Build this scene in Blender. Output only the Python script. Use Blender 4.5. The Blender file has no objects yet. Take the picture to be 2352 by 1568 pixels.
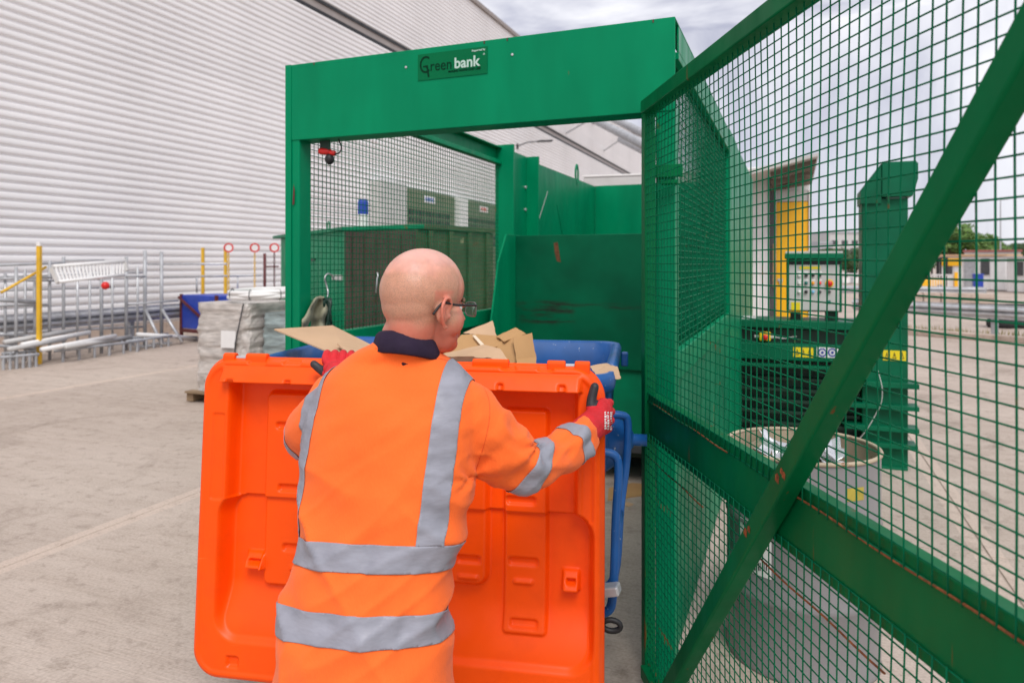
import bpy, bmesh, math, random
from mathutils import Vector, Matrix, noise
random.seed(7)
rad = math.radians
scene = bpy.context.scene
COL = scene.collection

# ------------------------------------------------------------------ camera
EYE = 1.66                      # eye height (m)
YAW = rad(21.6)                 # the yard's long axis (+Y) lies right of the view axis
FPX = 1630.0                    # focal length in reference pixels (2352 wide)
HOR = 607.0                     # horizon row
Fw = Vector((-math.sin(YAW), math.cos(YAW), 0)); Rt = Vector((math.cos(YAW), math.sin(YAW), 0))
cam_d = bpy.data.cameras.new('camera'); cam = bpy.data.objects.new('camera', cam_d); COL.objects.link(cam)
cam.location = (0, 0, EYE); cam.rotation_euler = (rad(90), 0, YAW)
cam_d.sensor_width = 36; cam_d.lens = 36*FPX/2352; cam_d.shift_y = -(784-HOR)/2352
cam_d.clip_start = .05; cam_d.clip_end = 3000
cam_d.dof.use_dof = True; cam_d.dof.focus_distance = 1.95; cam_d.dof.aperture_fstop = 4.0
scene.camera = cam
scene.cycles.max_bounces = 7; scene.cycles.diffuse_bounces = 3; scene.cycles.glossy_bounces = 3; scene.cycles.transmission_bounces = 4
scene.cycles.caustics_reflective = False; scene.cycles.caustics_refractive = False

# ------------------------------------------------------------------ sky, sun, exposure
SUN_EL, SUN_AZ = rad(52), rad(148)      # azimuth clockwise from +Y
world = bpy.data.worlds.new('World'); scene.world = world; world.use_nodes = True
wt = world.node_tree; wt.nodes.clear()
def wn(t, **k):
    n = wt.nodes.new(t)
    for a, b in k.items(): setattr(n, a, b)
    return n
wo = wn('ShaderNodeOutputWorld'); bg = wn('ShaderNodeBackground'); bg.inputs['Strength'].default_value = .1
sky = wn('ShaderNodeTexSky', sky_type='NISHITA'); sky.sun_disc = False; sky.sun_elevation = SUN_EL; sky.sun_rotation = SUN_AZ
tc = wn('ShaderNodeTexCoord'); sep = wn('ShaderNodeSeparateXYZ'); wt.links.new(tc.outputs['Generated'], sep.inputs[0])
# project the view direction on a flat cloud deck
zz = wn('ShaderNodeMath', operation='MAXIMUM'); wt.links.new(sep.outputs['Z'], zz.inputs[0]); zz.inputs[1].default_value = .30
dx = wn('ShaderNodeMath', operation='DIVIDE'); dy = wn('ShaderNodeMath', operation='DIVIDE')
wt.links.new(sep.outputs['X'], dx.inputs[0]); wt.links.new(zz.outputs[0], dx.inputs[1])
wt.links.new(sep.outputs['Y'], dy.inputs[0]); wt.links.new(zz.outputs[0], dy.inputs[1])
cmb = wn('ShaderNodeCombineXYZ'); wt.links.new(dx.outputs[0], cmb.inputs[0]); wt.links.new(dy.outputs[0], cmb.inputs[1])
mp = wn('ShaderNodeMapping'); mp.inputs['Scale'].default_value = (.7, 1.0, 1); mp.inputs['Rotation'].default_value = (0, 0, rad(35))
wt.links.new(cmb.outputs[0], mp.inputs[0])
n1 = wn('ShaderNodeTexNoise'); n1.inputs['Scale'].default_value = 1.5; n1.inputs['Detail'].default_value = 9; n1.inputs['Roughness'].default_value = .56
n1.inputs['Distortion'].default_value = .35
wt.links.new(mp.outputs[0], n1.inputs['Vector'])
cr = wn('ShaderNodeValToRGB'); cr.color_ramp.elements[0].position = .39; cr.color_ramp.elements[0].color = (3.3, 3.35, 4.1, 1)
cr.color_ramp.elements[1].position = .59; cr.color_ramp.elements[1].color = (7.0, 6.95, 7.2, 1)
wt.links.new(n1.outputs['Fac'], cr.inputs[0])
mixw = wn('ShaderNodeMixRGB'); mixw.inputs[0].default_value = .93
wt.links.new(sky.outputs[0], mixw.inputs[1]); wt.links.new(cr.outputs[0], mixw.inputs[2])
wt.links.new(mixw.outputs[0], bg.inputs['Color']); wt.links.new(bg.outputs[0], wo.inputs[0])

sun_d = bpy.data.lights.new('sun', 'SUN'); sun = bpy.data.objects.new('sun', sun_d); COL.objects.link(sun)
sun_d.energy = 1.5; sun_d.angle = rad(30); sun_d.color = (1, .965, .92)
sv = Vector((math.sin(SUN_AZ)*math.cos(SUN_EL), math.cos(SUN_AZ)*math.cos(SUN_EL), math.sin(SUN_EL)))
sun.rotation_euler = sv.to_track_quat('Z', 'Y').to_euler(); sun.location = sv*50
scene.view_settings.view_transform = 'Standard'; scene.view_settings.look = 'None'
scene.view_settings.gamma = 1; scene.view_settings.exposure = .68; scene.view_settings.use_curve_mapping = False

# ------------------------------------------------------------------ measuring helpers (survey of the photograph)
def at(x, y, d):                 # sight line through reference pixel (2352x1568) at depth d
    return Rt*((x-1176)/FPX*d) + Fw*d + Vector((0, 0, EYE-(y-HOR)/FPX*d))
def gp(x, y):                    # the ground point under a pixel
    return at(x, y, FPX*EYE/(y-HOR))
def onX(x, y, X):
    u = (x-1176)/FPX; return at(x, y, X/(Rt.x*u+Fw.x))
def onY(x, y, Y):
    u = (x-1176)/FPX; return at(x, y, Y/(Rt.y*u+Fw.y))
def onP(x, y, p0, n):
    o = Vector((0, 0, EYE)); r = at(x, y, 1)-o
    return o + r*((p0-o).dot(n)/r.dot(n))

# ------------------------------------------------------------------ mesh builder
class MB:
    def __init__(s): s.v = []; s.f = []
    def add(s, vs, fs):
        o = len(s.v); s.v += [Vector(v) for v in vs]; s.f += [tuple(i+o for i in f) for f in fs]; return s
    def box(s, x0, x1, y0, y1, z0, z1, M=None):
        vs = [Vector((x, y, z)) for z in (z0, z1) for y in (y0, y1) for x in (x0, x1)]
        if M: vs = [M @ v for v in vs]
        return s.add(vs, [(0,2,3,1),(4,5,7,6),(0,1,5,4),(2,6,7,3),(0,4,6,2),(1,3,7,5)])
    def bar(s, a, b, w, h, up=(0,0,1)):          # rectangular bar from a to b, w sideways, h along up
        a, b = Vector(a), Vector(b); d = (b-a).normalized(); u = Vector(up)
        sd = d.cross(u)
        if sd.length < 1e-4: sd = d.cross(Vector((1,0,0)))
        sd.normalize(); u = sd.cross(d).normalized()
        vs = []
        for p in (a, b):
            for i, j in ((-1,-1),(1,-1),(1,1),(-1,1)): vs.append(p+sd*(i*w/2)+u*(j*h/2))
        return s.add(vs, [(0,1,2,3),(7,6,5,4),(0,4,5,1),(1,5,6,2),(2,6,7,3),(3,7,4,0)])
    def tube(s, pts, r, n=8, closed=False):
        pts = [Vector(p) for p in pts]; m = len(pts)
        rs = r if isinstance(r, (list, tuple)) else [r]*m
        prev = None; vs = []
        for i, p in enumerate(pts):
            if closed: t = pts[(i+1) % m]-pts[i-1]
            else: t = pts[min(i+1, m-1)]-pts[max(i-1, 0)]
            t.normalize()
            if prev is None:
                a = t.orthogonal().normalized()
            else:
                a = prev-t*prev.dot(t); a.normalize()
            prev = a; b = t.cross(a)
            for k in range(n):
                th = 2*math.pi*k/n; vs.append(p+(a*math.cos(th)+b*math.sin(th))*rs[i])
        fs = []
        for i in range(m if closed else m-1):
            j = (i+1) % m
            for k in range(n): fs.append((i*n+k, i*n+(k+1) % n, j*n+(k+1) % n, j*n+k))
        if not closed:
            fs.append(tuple(range(n-1, -1, -1))); fs.append(tuple((m-1)*n+k for k in range(n)))
        return s.add(vs, fs)
    def prism(s, poly, ext):
        poly = [Vector(p) for p in poly]; e = Vector(ext); n = len(poly)
        nor = Vector((0,0,0))
        for i in range(n): nor += poly[i].cross(poly[(i+1) % n])
        if nor.dot(e) > 0: poly = poly[::-1]
        vs = poly+[p+e for p in poly]
        fs = [tuple(range(n)), tuple(range(2*n-1, n-1, -1))]
        for i in range(n): j = (i+1) % n; fs.append((i, i+n, j+n, j))
        return s.add(vs, fs)
    def lathe(s, prof, n=24, c=(0,0,0), M=None):
        c = Vector(c); vs = []; m = len(prof)
        for r, z in prof:
            for k in range(n):
                a = 2*math.pi*k/n; p = Vector((r*math.cos(a), r*math.sin(a), z)); vs.append((M @ p if M else p)+c)
        fs = []
        for i in range(m-1):
            for k in range(n): fs.append((i*n+k, i*n+(k+1) % n, (i+1)*n+(k+1) % n, (i+1)*n+k))
        return s.add(vs, fs)
    def ell(s, c, r, M=None, n=20, k=14):
        c = Vector(c); vs = []; fs = []
        for i in range(k+1):
            ph = math.pi*i/k
            for j in range(n):
                th = 2*math.pi*j/n
                p = Vector((r[0]*math.sin(ph)*math.cos(th), r[1]*math.sin(ph)*math.sin(th), -r[2]*math.cos(ph)))
                vs.append((M @ p if M else p)+c)
        for i in range(k):
            for j in range(n): fs.append((i*n+j, i*n+(j+1) % n, (i+1)*n+(j+1) % n, (i+1)*n+j))
        return s.add(vs, fs)
    def mesh(s, name):
        me = bpy.data.meshes.new(name); me.from_pydata([tuple(v) for v in s.v], [], s.f); me.update(); return me
    def build(s, name, mat, parent=None, smooth=False, bevel=0, kind=None, label=None, seg=2):
        return link(name, s.mesh(name), mat, parent, smooth, bevel, kind, label, seg)

def link(name, me, mat, parent=None, smooth=False, bevel=0, kind=None, label=None, seg=2):
    o = bpy.data.objects.new(name, me); COL.objects.link(o)
    if mat is not None and not me.materials:
        for m in (mat if isinstance(mat, (list, tuple)) else [mat]): me.materials.append(m)
    if smooth:
        me.polygons.foreach_set('use_smooth', [True]*len(me.polygons))
    if bevel:
        b = o.modifiers.new('bevel', 'BEVEL'); b.width = bevel; b.segments = seg; b.limit_method = 'ANGLE'; b.angle_limit = rad(40)
    if parent is not None: put(o, parent)
    if kind: o['kind'] = kind
    if label: o['label'] = label
    return o
BASE = {}
def wloc(p):
    return BASE.get(p.name, Vector((0,0,0)))
def put(o, p):                   # o's coordinates stay in the world frame
    o.parent = p; o.matrix_parent_inverse = Matrix.Translation(-wloc(p))
def thing(name, label, cat, loc, group=None):
    o = bpy.data.objects.new(name, None); COL.objects.link(o); o.location = loc; o.empty_display_size = .2
    BASE[o.name] = Vector(loc); return tag(o, label, cat, group)
def tag(o, label, cat, group=None, kind=None):
    o['label'] = label; o['category'] = cat
    if group: o['group'] = group
    if kind: o['kind'] = kind
    return o
def crom(pts, k=6):              # Catmull-Rom through (Vector..., extra floats) tuples
    n = len(pts); out = []
    P = [list(p) for p in pts]
    for i in range(n-1):
        a, b, c, d = P[max(i-1,0)], P[i], P[i+1], P[min(i+2,n-1)]
        for j in range(k):
            t = j/k
            out.append([.5*(2*b[q]+(c[q]-a[q])*t+(2*a[q]-5*b[q]+4*c[q]-d[q])*t*t+(3*b[q]-a[q]-3*c[q]+d[q])*t**3) for q in range(len(b))])
    out.append(P[-1]); return out
def text_mesh(name, body, size, mat, parent, M, extrude=.0006, bold=0, align='LEFT'):
    cu = bpy.data.curves.new(name, 'FONT'); cu.body = body; cu.size = size; cu.extrude = extrude; cu.offset = bold; cu.align_x = align
    cu.resolution_u = 4
    t = bpy.data.objects.new('tmp', cu); COL.objects.link(t)
    dg = bpy.context.evaluated_depsgraph_get(); me = bpy.data.meshes.new_from_object(t.evaluated_get(dg))
    bpy.data.objects.remove(t); me.transform(M); me.name = name; me.materials.clear()
    return link(name, me, mat, parent)
def remesh(mb, voxel, it=4, fac=.5):
    me = mb.mesh('tmp'); o = bpy.data.objects.new('tmp', me); COL.objects.link(o)
    m = o.modifiers.new('r', 'REMESH'); m.mode = 'VOXEL'; m.voxel_size = voxel; m.use_smooth_shade = True
    if it:
        s = o.modifiers.new('s', 'SMOOTH'); s.factor = fac; s.iterations = it
    dg = bpy.context.evaluated_depsgraph_get(); dg.update()
    r = bpy.data.meshes.new_from_object(o.evaluated_get(dg)); bpy.data.objects.remove(o); return r

# ------------------------------------------------------------------ materials
def mat(name, col, rough=.5, var=.12, scale=4, detail=3, metal=0, bump=0, bscale=60, stretch=(1,1,1), rust=0, rscale=(9,9,3),
        rcol=(.2,.055,.012), dirt=0, dcol=(.06,.05,.04), dscale=1.3, spec=.5, coat=0, sss=0, rvar=.1, bstretch=None, alpha=1, trans=0, sheen=0):
    m = bpy.data.materials.new(name); m.use_nodes = True; nt = m.node_tree; N = nt.nodes; L = nt.links
    b = N['Principled BSDF']; b.inputs['Roughness'].default_value = rough; b.inputs['Metallic'].default_value = metal
    b.inputs['Specular IOR Level'].default_value = spec; b.inputs['Coat Weight'].default_value = coat; b.inputs['Coat Roughness'].default_value = .15
    b.inputs['Transmission Weight'].default_value = trans; b.inputs['Sheen Weight'].default_value = sheen
    if sss:
        b.inputs['Subsurface Weight'].default_value = sss; b.inputs['Subsurface Radius'].default_value = (.012, .004, .002); b.inputs['Subsurface Scale'].default_value = 1
    t = N.new('ShaderNodeTexCoord')
    def nz(sc, st, det=3, rg=.55):
        det = min(det, 4)
        mp = N.new('ShaderNodeMapping'); mp.inputs['Scale'].default_value = st; L.new(t.outputs['Object'], mp.inputs[0])
        n = N.new('ShaderNodeTexNoise'); n.inputs['Scale'].default_value = sc; n.inputs['Detail'].default_value = det; n.inputs['Roughness'].default_value = rg
        L.new(mp.outputs[0], n.inputs['Vector']); return n
    n = nz(scale, stretch, detail)
    r = N.new('ShaderNodeValToRGB'); r.color_ramp.elements[0].position = .3; r.color_ramp.elements[1].position = .7
    c0 = [max(0, c*(1-var)) for c in col]; c1 = [min(1, c*(1+var)) for c in col]
    r.color_ramp.elements[0].color = (*c0, 1); r.color_ramp.elements[1].color = (*c1, 1); L.new(n.outputs['Fac'], r.inputs[0])
    out = r.outputs[0]
    def over(fac, c, prev):
        mx = N.new('ShaderNodeMixRGB'); L.new(fac, mx.inputs[0]); L.new(prev, mx.inputs[1]); mx.inputs[2].default_value = (*c, 1); return mx.outputs[0]
    def thr(fac, lo, hi, amt=1):
        q = N.new('ShaderNodeMapRange'); q.inputs[1].default_value = lo; q.inputs[2].default_value = hi; q.inputs[4].default_value = amt; L.new(fac, q.inputs[0]); return q.outputs[0]
    if dirt:
        out = over(thr(nz(dscale, (1,1,1), 8, .65).outputs['Fac'], .5, .72, dirt), dcol, out)
    if rust:
        out = over(thr(nz(1, rscale, 7, .6).outputs['Fac'], .74-rust*.2, .80-rust*.2, .9), rcol, out)
    L.new(out, b.inputs['Base Color'])
    if rvar:
        q = nz(scale*2.3, stretch, 2); L.new(thr(q.outputs['Fac'], .3, .7), b.inputs['Roughness'])
        mrn = [x for x in N if x.type == 'MAP_RANGE'][-1]; mrn.inputs[3].default_value = max(0, rough-rvar); mrn.inputs[4].default_value = min(1, rough+rvar)
    if bump:
        q = nz(bscale, bstretch or (1,1,1), 2, .6); bn = N.new('ShaderNodeBump'); bn.inputs['Strength'].default_value = min(1, bump); bn.inputs['Distance'].default_value = .003
        L.new(q.outputs['Fac'], bn.inputs['Height']); L.new(bn.outputs[0], b.inputs['Normal'])
    if alpha < 1: b.inputs['Alpha'].default_value = alpha
    return m
G_PAINT = (.0, .222, .096)
m_green = mat('green_paint', G_PAINT, .38, .13, 2.2, bump=.06, bscale=25, rust=.20, dirt=.22, dcol=(.0,.135,.065), spec=.1, stretch=(2.2,2.2,.55))
m_green2 = mat('green_paint_worn', (.0,.19,.085), .45, .22, 3.5, bump=.08, bscale=18, rust=.42, rscale=(6,6,2.4), dirt=.35, dcol=(.004,.06,.03), spec=.2)
m_gate = mat('green_paint_gate_shade', (.0,.145,.046), .42, .14, 3, bump=.08, bscale=30, rust=.30, rscale=(22,22,2.2), spec=.1, dirt=.2, dcol=(.0,.05,.018), stretch=(2,2,.7))  # compactor green, deepened and yellowed for how the gate faces the light
m_wire = mat('green_wire', (.0,.145,.064), .5, .2, 14, rust=.30, rscale=(3,3,9), spec=.1)
m_mach = mat('green_machine_paint', (.0,.125,.058), .45, .16, 3, rust=.25, dirt=.4, dcol=(.004,.04,.02), spec=.2)
m_dkgreen = mat('dark_green_steel', (.002,.03,.016), .5, .3, 5)
m_clad = mat('white_cladding', (.85,.835,.838), .45, .05, .35, dirt=.07, dcol=(.5,.46,.44), dscale=.25, spec=.4)
m_cladgroove = mat('cladding_flashing', (.33,.29,.27), .5, .08, 2)
m_black = mat('black_trim', (.012,.012,.014), .5, .2, 5)
m_galv = mat('galvanised_steel', (.55,.56,.58), .45, .18, 6, metal=.5, dirt=.25, dcol=(.25,.24,.23))
m_galv2 = mat('dull_galvanised', (.40,.41,.43), .55, .2, 5, metal=.3)
m_yellow = mat('yellow_paint', (.72,.42,.02), .5, .15, 6, dirt=.2, dcol=(.3,.2,.06))
m_yel2 = mat('yellow_door', (.88,.46,.01), .4, .05, 2)
m_orange = mat('orange_polyethylene', (.96,.088,.001), .42, .05, 3, bump=.05, bscale=240, spec=.25, dirt=.22, dcol=(.62,.04,.004), dscale=7, rvar=.14, rust=.2, rscale=(2,2,60), rcol=(.95,.17,.03))
m_blue = mat('blue_bin_paint', (.010,.10,.34), .42, .25, 5, rust=.40, rscale=(45,45,45), rcol=(.45,.5,.56), dirt=.3, dcol=(.02,.06,.16))
m_bluebox = mat('blue_stillage_paint', (.02,.06,.42), .5, .12, 3)
m_maroon = mat('red_oxide_steel', (.10,.015,.015), .6, .2, 5)
m_red = mat('red_plastic', (.65,.015,.012), .35, .08, 6)
m_white = mat('white_plastic', (.78,.77,.76), .4, .06, 4, dirt=.12, dcol=(.4,.38,.34))
m_grey = mat('light_grey_panel', (.52,.51,.50), .45, .06, 3)
m_dgrey = mat('dark_grey', (.06,.062,.066), .55, .2, 5)
def per_piece(m, amt):           # every piece of a repeated kind has its own slight tone
    N = m.node_tree.nodes; L = m.node_tree.links; b = N['Principled BSDF']; src = b.inputs['Base Color'].links[0].from_socket
    oi = N.new('ShaderNodeObjectInfo'); q = N.new('ShaderNodeMapRange'); q.inputs[3].default_value = 1-amt; q.inputs[4].default_value = 1+amt*.3; L.new(oi.outputs['Random'], q.inputs[0])
    v = N.new('ShaderNodeVectorMath'); v.operation = 'SCALE'; L.new(src, v.inputs[0]); L.new(q.outputs[0], v.inputs['Scale']); L.new(v.outputs[0], b.inputs['Base Color'])
per_piece(m_clad, .035)
m_card = mat('cardboard', (.47,.27,.12), .8, .1, 3, bump=.25, bscale=30, bstretch=(1,12,1), dirt=.12, dcol=(.35,.2,.1), spec=.2)
m_card2 = mat('pale_cardboard', (.56,.37,.23), .8, .08, 4, bump=.2, bscale=40, spec=.2)
m_cardedge = mat('dark_cardboard', (.16,.07,.035), .9, .2, 20)
m_rubber = mat('black_rubber', (.014,.014,.015), .7, .2, 10)
m_wood = mat('pallet_wood', (.25,.17,.10), .8, .3, 4, stretch=(1,1,8), bump=.4)
m_film = mat('stretch_film', (.50,.46,.43), .35, .25, 7, stretch=(1,1,4), bump=1, bscale=16, bstretch=(1,1,3), dirt=.35, dcol=(.40,.36,.31))
m_olive = mat('olive_container', (.065,.085,.035), .55, .3, 3, rust=.35, rscale=(5,5,5), rcol=(.4,.36,.2), dirt=.4, dcol=(.03,.04,.02))
m_brownshade = mat('brown_side_with_shade', (.05,.035,.025), .6, .3, 4, dirt=.3, dcol=(.10,.07,.05))  # brown darkened in the colour to stand for the side's shadow
m_sage = mat('dock_door_grey_green', (.13,.15,.09), .5, .1, 2)
m_khaki = mat('khaki_cloth', (.30,.29,.20), .9, .2, 8, bump=.6, bscale=30)
m_wiremetal = mat('bright_wire', (.62,.62,.62), .35, .1, 20, metal=.9)
m_drum = mat('grey_drum_paint', (.23,.225,.23), .38, .06, 2.5, dirt=.2, dcol=(.28,.26,.25), rust=.2, rscale=(7,7,2))
m_drumin = mat('drum_rusty_inside', (.42,.34,.24), .6, .25, 5, rust=.5, rscale=(9,9,9))
m_foil = mat('aluminium_offcut', (.80,.80,.80), .25, .15, 12, metal=.95, bump=.3, bscale=20)
m_leafA = mat('leaf_mid', (.09,.17,.028), .6, .35, 3); m_leafB = mat('leaf_dark', (.035,.075,.016), .6, .35, 3)
m_bark = mat('bark', (.12,.09,.06), .9, .3, 5, bump=.5)
m_lens = mat('spectacle_lens', (.75,.85,.80), .05, 0, trans=.92, rvar=0)

# ================================================================== GROUND
def concrete(name, brushed):
    m = bpy.data.materials.new(name); m.use_nodes = True; N = m.node_tree.nodes; L = m.node_tree.links; b = N['Principled BSDF']
    b.inputs['Roughness'].default_value = .82; b.inputs['Specular IOR Level'].default_value = .3
    g = N.new('ShaderNodeNewGeometry')
    def nz(st, sc, det=6, rg=.6, dist=0):
        mp = N.new('ShaderNodeMapping'); mp.inputs['Scale'].default_value = st; L.new(g.outputs['Position'], mp.inputs[0])
        n = N.new('ShaderNodeTexNoise'); n.inputs['Scale'].default_value = sc; n.inputs['Detail'].default_value = det; n.inputs['Roughness'].default_value = rg; n.inputs['Distortion'].default_value = dist
        L.new(mp.outputs[0], n.inputs['Vector']); return n.outputs['Fac']
    def ramp(f, stops):
        r = N.new('ShaderNodeValToRGB'); e = r.color_ramp.elements
        e[0].position, e[0].color = stops[0][0], (*stops[0][1], 1); e[1].position, e[1].color = stops[-1][0], (*stops[-1][1], 1)
        for p, c in stops[1:-1]:
            q = e.new(p); q.color = (*c, 1)
        L.new(f, r.inputs[0]); return r.outputs[0]
    def mul(a, bb, f=1, mode='MULTIPLY'):
        x = N.new('ShaderNodeMixRGB'); x.blend_type = mode; x.inputs[0].default_value = f; L.new(a, x.inputs[1]); L.new(bb, x.inputs[2]); return x.outputs[0]
    base = ramp(nz((1,1,1), .45, 8, .62), [(.3, (.44,.36,.305)), (.52, (.515,.43,.37)), (.72, (.57,.485,.42))])
    spots = ramp(nz((1,1,1), 9, 6, .7), [(.28, (.66,.64,.62)), (.47, (1,1,1)), (1, (1,1,1))])
    specks = ramp(nz((1,2.2,1), 26, 3, .5), [(.22, (.35,.33,.32)), (.29, (1,1,1)), (1, (1,1,1))])
    col = mul(mul(base, spots), specks)
    col = mul(col, ramp(nz((1,.7,1), 1.1, 5, .68, .8), [(.30, (.70,.68,.66)), (.43, (1,1,1)), (1, (1,1,1))]))
    col = mul(col, ramp(nz((1,1,1), 70, 2, .5), [(.3, (.86,.85,.84)), (.6, (1.04,1.04,1.04))]))
    if brushed:
        br = nz((3.0, 75, 1), 1.6, 5, .6, .05)
        br2 = nz((.9, 5, 1), 1.3, 3, .55, .6)
        col = mul(col, ramp(br, [(.32, (.86,.85,.83)), (.5, (.97,.97,.97)), (.7, (1.03,1.02,1.01))]))
        col = mul(col, ramp(br2, [(.35, (.91,.90,.89)), (.6, (1,1,1))]))
        bn = N.new('ShaderNodeBump'); bn.inputs['Strength'].default_value = .6; bn.inputs['Distance'].default_value = .004
        L.new(br, bn.inputs['Height']); L.new(bn.outputs[0], b.inputs['Normal'])
    else:
        col = mul(col, ramp(nz((1,1,1), 5, 3), [(0, (1.05,1.02,1.0)), (1, (1.05,1.02,1.0))]))
    L.new(col, b.inputs['Base Color']); return m
m_conc = concrete('brushed_concrete', True); m_margin = concrete('trowelled_margin', False)
per_piece(m_conc, .06)
m_joint = mat('joint_sealant_grey', (.16,.15,.14), .8, .3, 8)
ground = MB().box(-400, 400, -300, 700, -.4, -.008).build('ground', m_conc); ground['kind'] = 'structure'
PX, PY = 5.07, 6.0
def slab_mesh():
    bm = bmesh.new(); w, l, c, mg = PX-.012, PY-.010, .004, .075
    xs = [0, c, mg, w-mg, w-c, w]; zs = [-.004, 0, 0, 0, 0, -.004]
    rows = []
    for y, zo in ((0,-.004),(c,0),(l-c,0),(l,-.004)):
        rows.append([bm.verts.new((x, y, min(z, zo))) for x, z in zip(xs, zs)])
    for i in range(3):
        for j in range(5):
            f = bm.faces.new((rows[i][j], rows[i][j+1], rows[i+1][j+1], rows[i+1][j])); f.material_index = 1 if j in (0,1,3,4) else 0
    rim = [rows[0][j] for j in range(6)]+[rows[1][5], rows[2][5]]+[rows[3][j] for j in range(5,-1,-1)]+[rows[2][0], rows[1][0]]
    low = [bm.verts.new((v.co.x, v.co.y, -.03)) for v in rim]
    for i in range(len(rim)):
        j = (i+1) % len(rim); bm.faces.new((rim[i], low[i], low[j], rim[j]))
    me = bpy.data.meshes.new('slab'); bm.to_mesh(me); bm.free(); me.materials.append(m_conc); me.materials.append(m_margin); return me
sm = slab_mesh()
for i in range(-2, 5):
    for j in range(-2, 6):
        o = bpy.data.objects.new('slab', sm); COL.objects.link(o); o.location = (-4.03+PX*i+.006, 4.76+PY*j+.005, random.uniform(-.0012, .0012)); put(o, ground)
# small litter pressed on the ground under the machine
def flat_card(name, pts, label, mt=m_card, th=.006, hole=None):
    b = MB().prism(pts, (0, 0, th)); o = b.build(name, mt); tag(o, label, 'cardboard'); return o
flat_card('cardboard_scrap', [gp(1396,1150), gp(1478,1138), gp(1478,1112), gp(1452,1110), gp(1398,1122)], 'flat brown cardboard scrap on the concrete behind the blue bin frame')
flat_card('paper_scrap', [gp(1428,1158), gp(1444,1164), gp(1456,1158), gp(1440,1153)], 'tiny pale paper scrap on concrete in front of the flat cardboard', m_card2, .004)

# ================================================================== WAREHOUSE
WX = -14.0; EAVE = 14.05
wh = thing('warehouse', 'long white warehouse with horizontal ribbed metal cladding', 'building', (WX, 40, 0))
MB().box(-60, WX-.04, -14, 118, 0, EAVE-.3).build('light_block_core', m_dgrey, wh)  # unseen solid body, added to stop light leaking through the cladding
MB().box(WX-.03, WX+.06, -14, 118, 0, .28).build('plinth', m_margin, wh)
def sheet_mesh(h, L=6.6):
    n = round(h*6); p = h/n; prof = []
    for i in range(n):
        z = i*p; prof += [(0, z+.002), (0, z+.022), (.046, z+.058), (.050, z+.09), (.046, z+p-.03), (.0, z+p-.002)]
    prof[0] = (0, 0)
    b = MB(); vs = []
    for x, z in prof: vs += [(x, 0, z), (x, L-.001, z)]
    fs = [(2*i, 2*i+1, 2*i+3, 2*i+2) for i in range(len(prof)-1)]
    b.add(vs, fs)
    for yy in [.15+1.1*k for k in range(6)]:      # fixing screws in the lowest valley
        b.box(0, .012, yy, yy+.022, .008, .028)
    me = b.mesh('cladding_sheet'); me.materials.append(m_clad); return me
sh1 = sheet_mesh(1.0); BAND0, BAND1 = 9.62, 10.06
sh_top = sheet_mesh((EAVE-.12-BAND1)/4)
zs = [.28+(BAND0-.28)/9*k for k in range(9)]; sh_low = sheet_mesh((BAND0-.28)/9)
hh = (EAVE-.12-BAND1)/4
for c in range(20):
    y0 = -14+6.6*c
    for z in zs:
        o = bpy.data.objects.new('cladding_sheet', sh_low); COL.objects.link(o); o.location = (WX, y0, z); put(o, wh)
    for k in range(4):
        o = bpy.data.objects.new('cladding_sheet', sh_top); COL.objects.link(o); o.location = (WX, y0, BAND1+k*hh); put(o, wh)
b = MB().box(WX-.03, WX+.012, -14, 118, BAND0+.1, BAND1-.1); b.build('flashing_band', m_cladgroove, wh)
MB().box(WX-.02, WX+.05, -14, 118, BAND0, BAND0+.1).box(WX-.02, WX+.05, -14, 118, BAND1-.1, BAND1).build('flashing_trim', m_black, wh)
MB().prism([(WX-.2,-14.1,EAVE-.12),(WX+.16,-14.1,EAVE-.12),(WX+.18,-14.1,EAVE+.05),(WX-.2,-14.1,EAVE+.1)], (0,132.2,0)).build('eaves_gutter', m_cladgroove, wh)
# loading docks
MB().box(WX+.03, WX+.45, 21.6, 23.45, .0, 4.66).build('dock_cheek', m_grey, wh, bevel=.01)
MB().box(WX+.03, WX+.45, 28.0, 28.9, .0, 4.58).build('dock_cheek', m_white, wh, bevel=.01)
MB().box(WX+.03, WX+.45, 33.0, 33.9, .0, 4.58).build('dock_cheek', m_white, wh, bevel=.01)
for y0, y1 in ((23.45, 28.0), (28.9, 33.0)):
    d = MB().box(WX+.04, WX+.22, y0, y1, 0, 4.6).build('dock_door', m_sage, wh)
    for k in range(6):
        MB().box(WX+.22, WX+.25, y0+.1, y1-.1, .1+k*.74, .1+k*.74+.72).build('door_panel', m_sage, d, bevel=.008)
    g = MB()
    for r0 in (2.55, 3.28):
        for k in range(13):
            for q in range(2):
                yy = y0+.45+k*.28; g.box(WX+.25, WX+.262, yy, yy+.18, r0+q*.3, r0+q*.3+.2)
    g.build('door_pane', m_black, d, kind='stuff')
    s = MB().box(WX+.252, WX+.27, y0+1.7, y0+2.6, 4.15, 4.42).build('dock_sign', m_white, d)
    q = MB()
    for k in range(5): q.box(WX+.272, WX+.276, y0+1.78+k*.15, y0+1.88+k*.15, 4.2, 4.36)
    q.build('sign_mark', m_red if y0 > 25 else m_bluebox, d)
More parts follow.
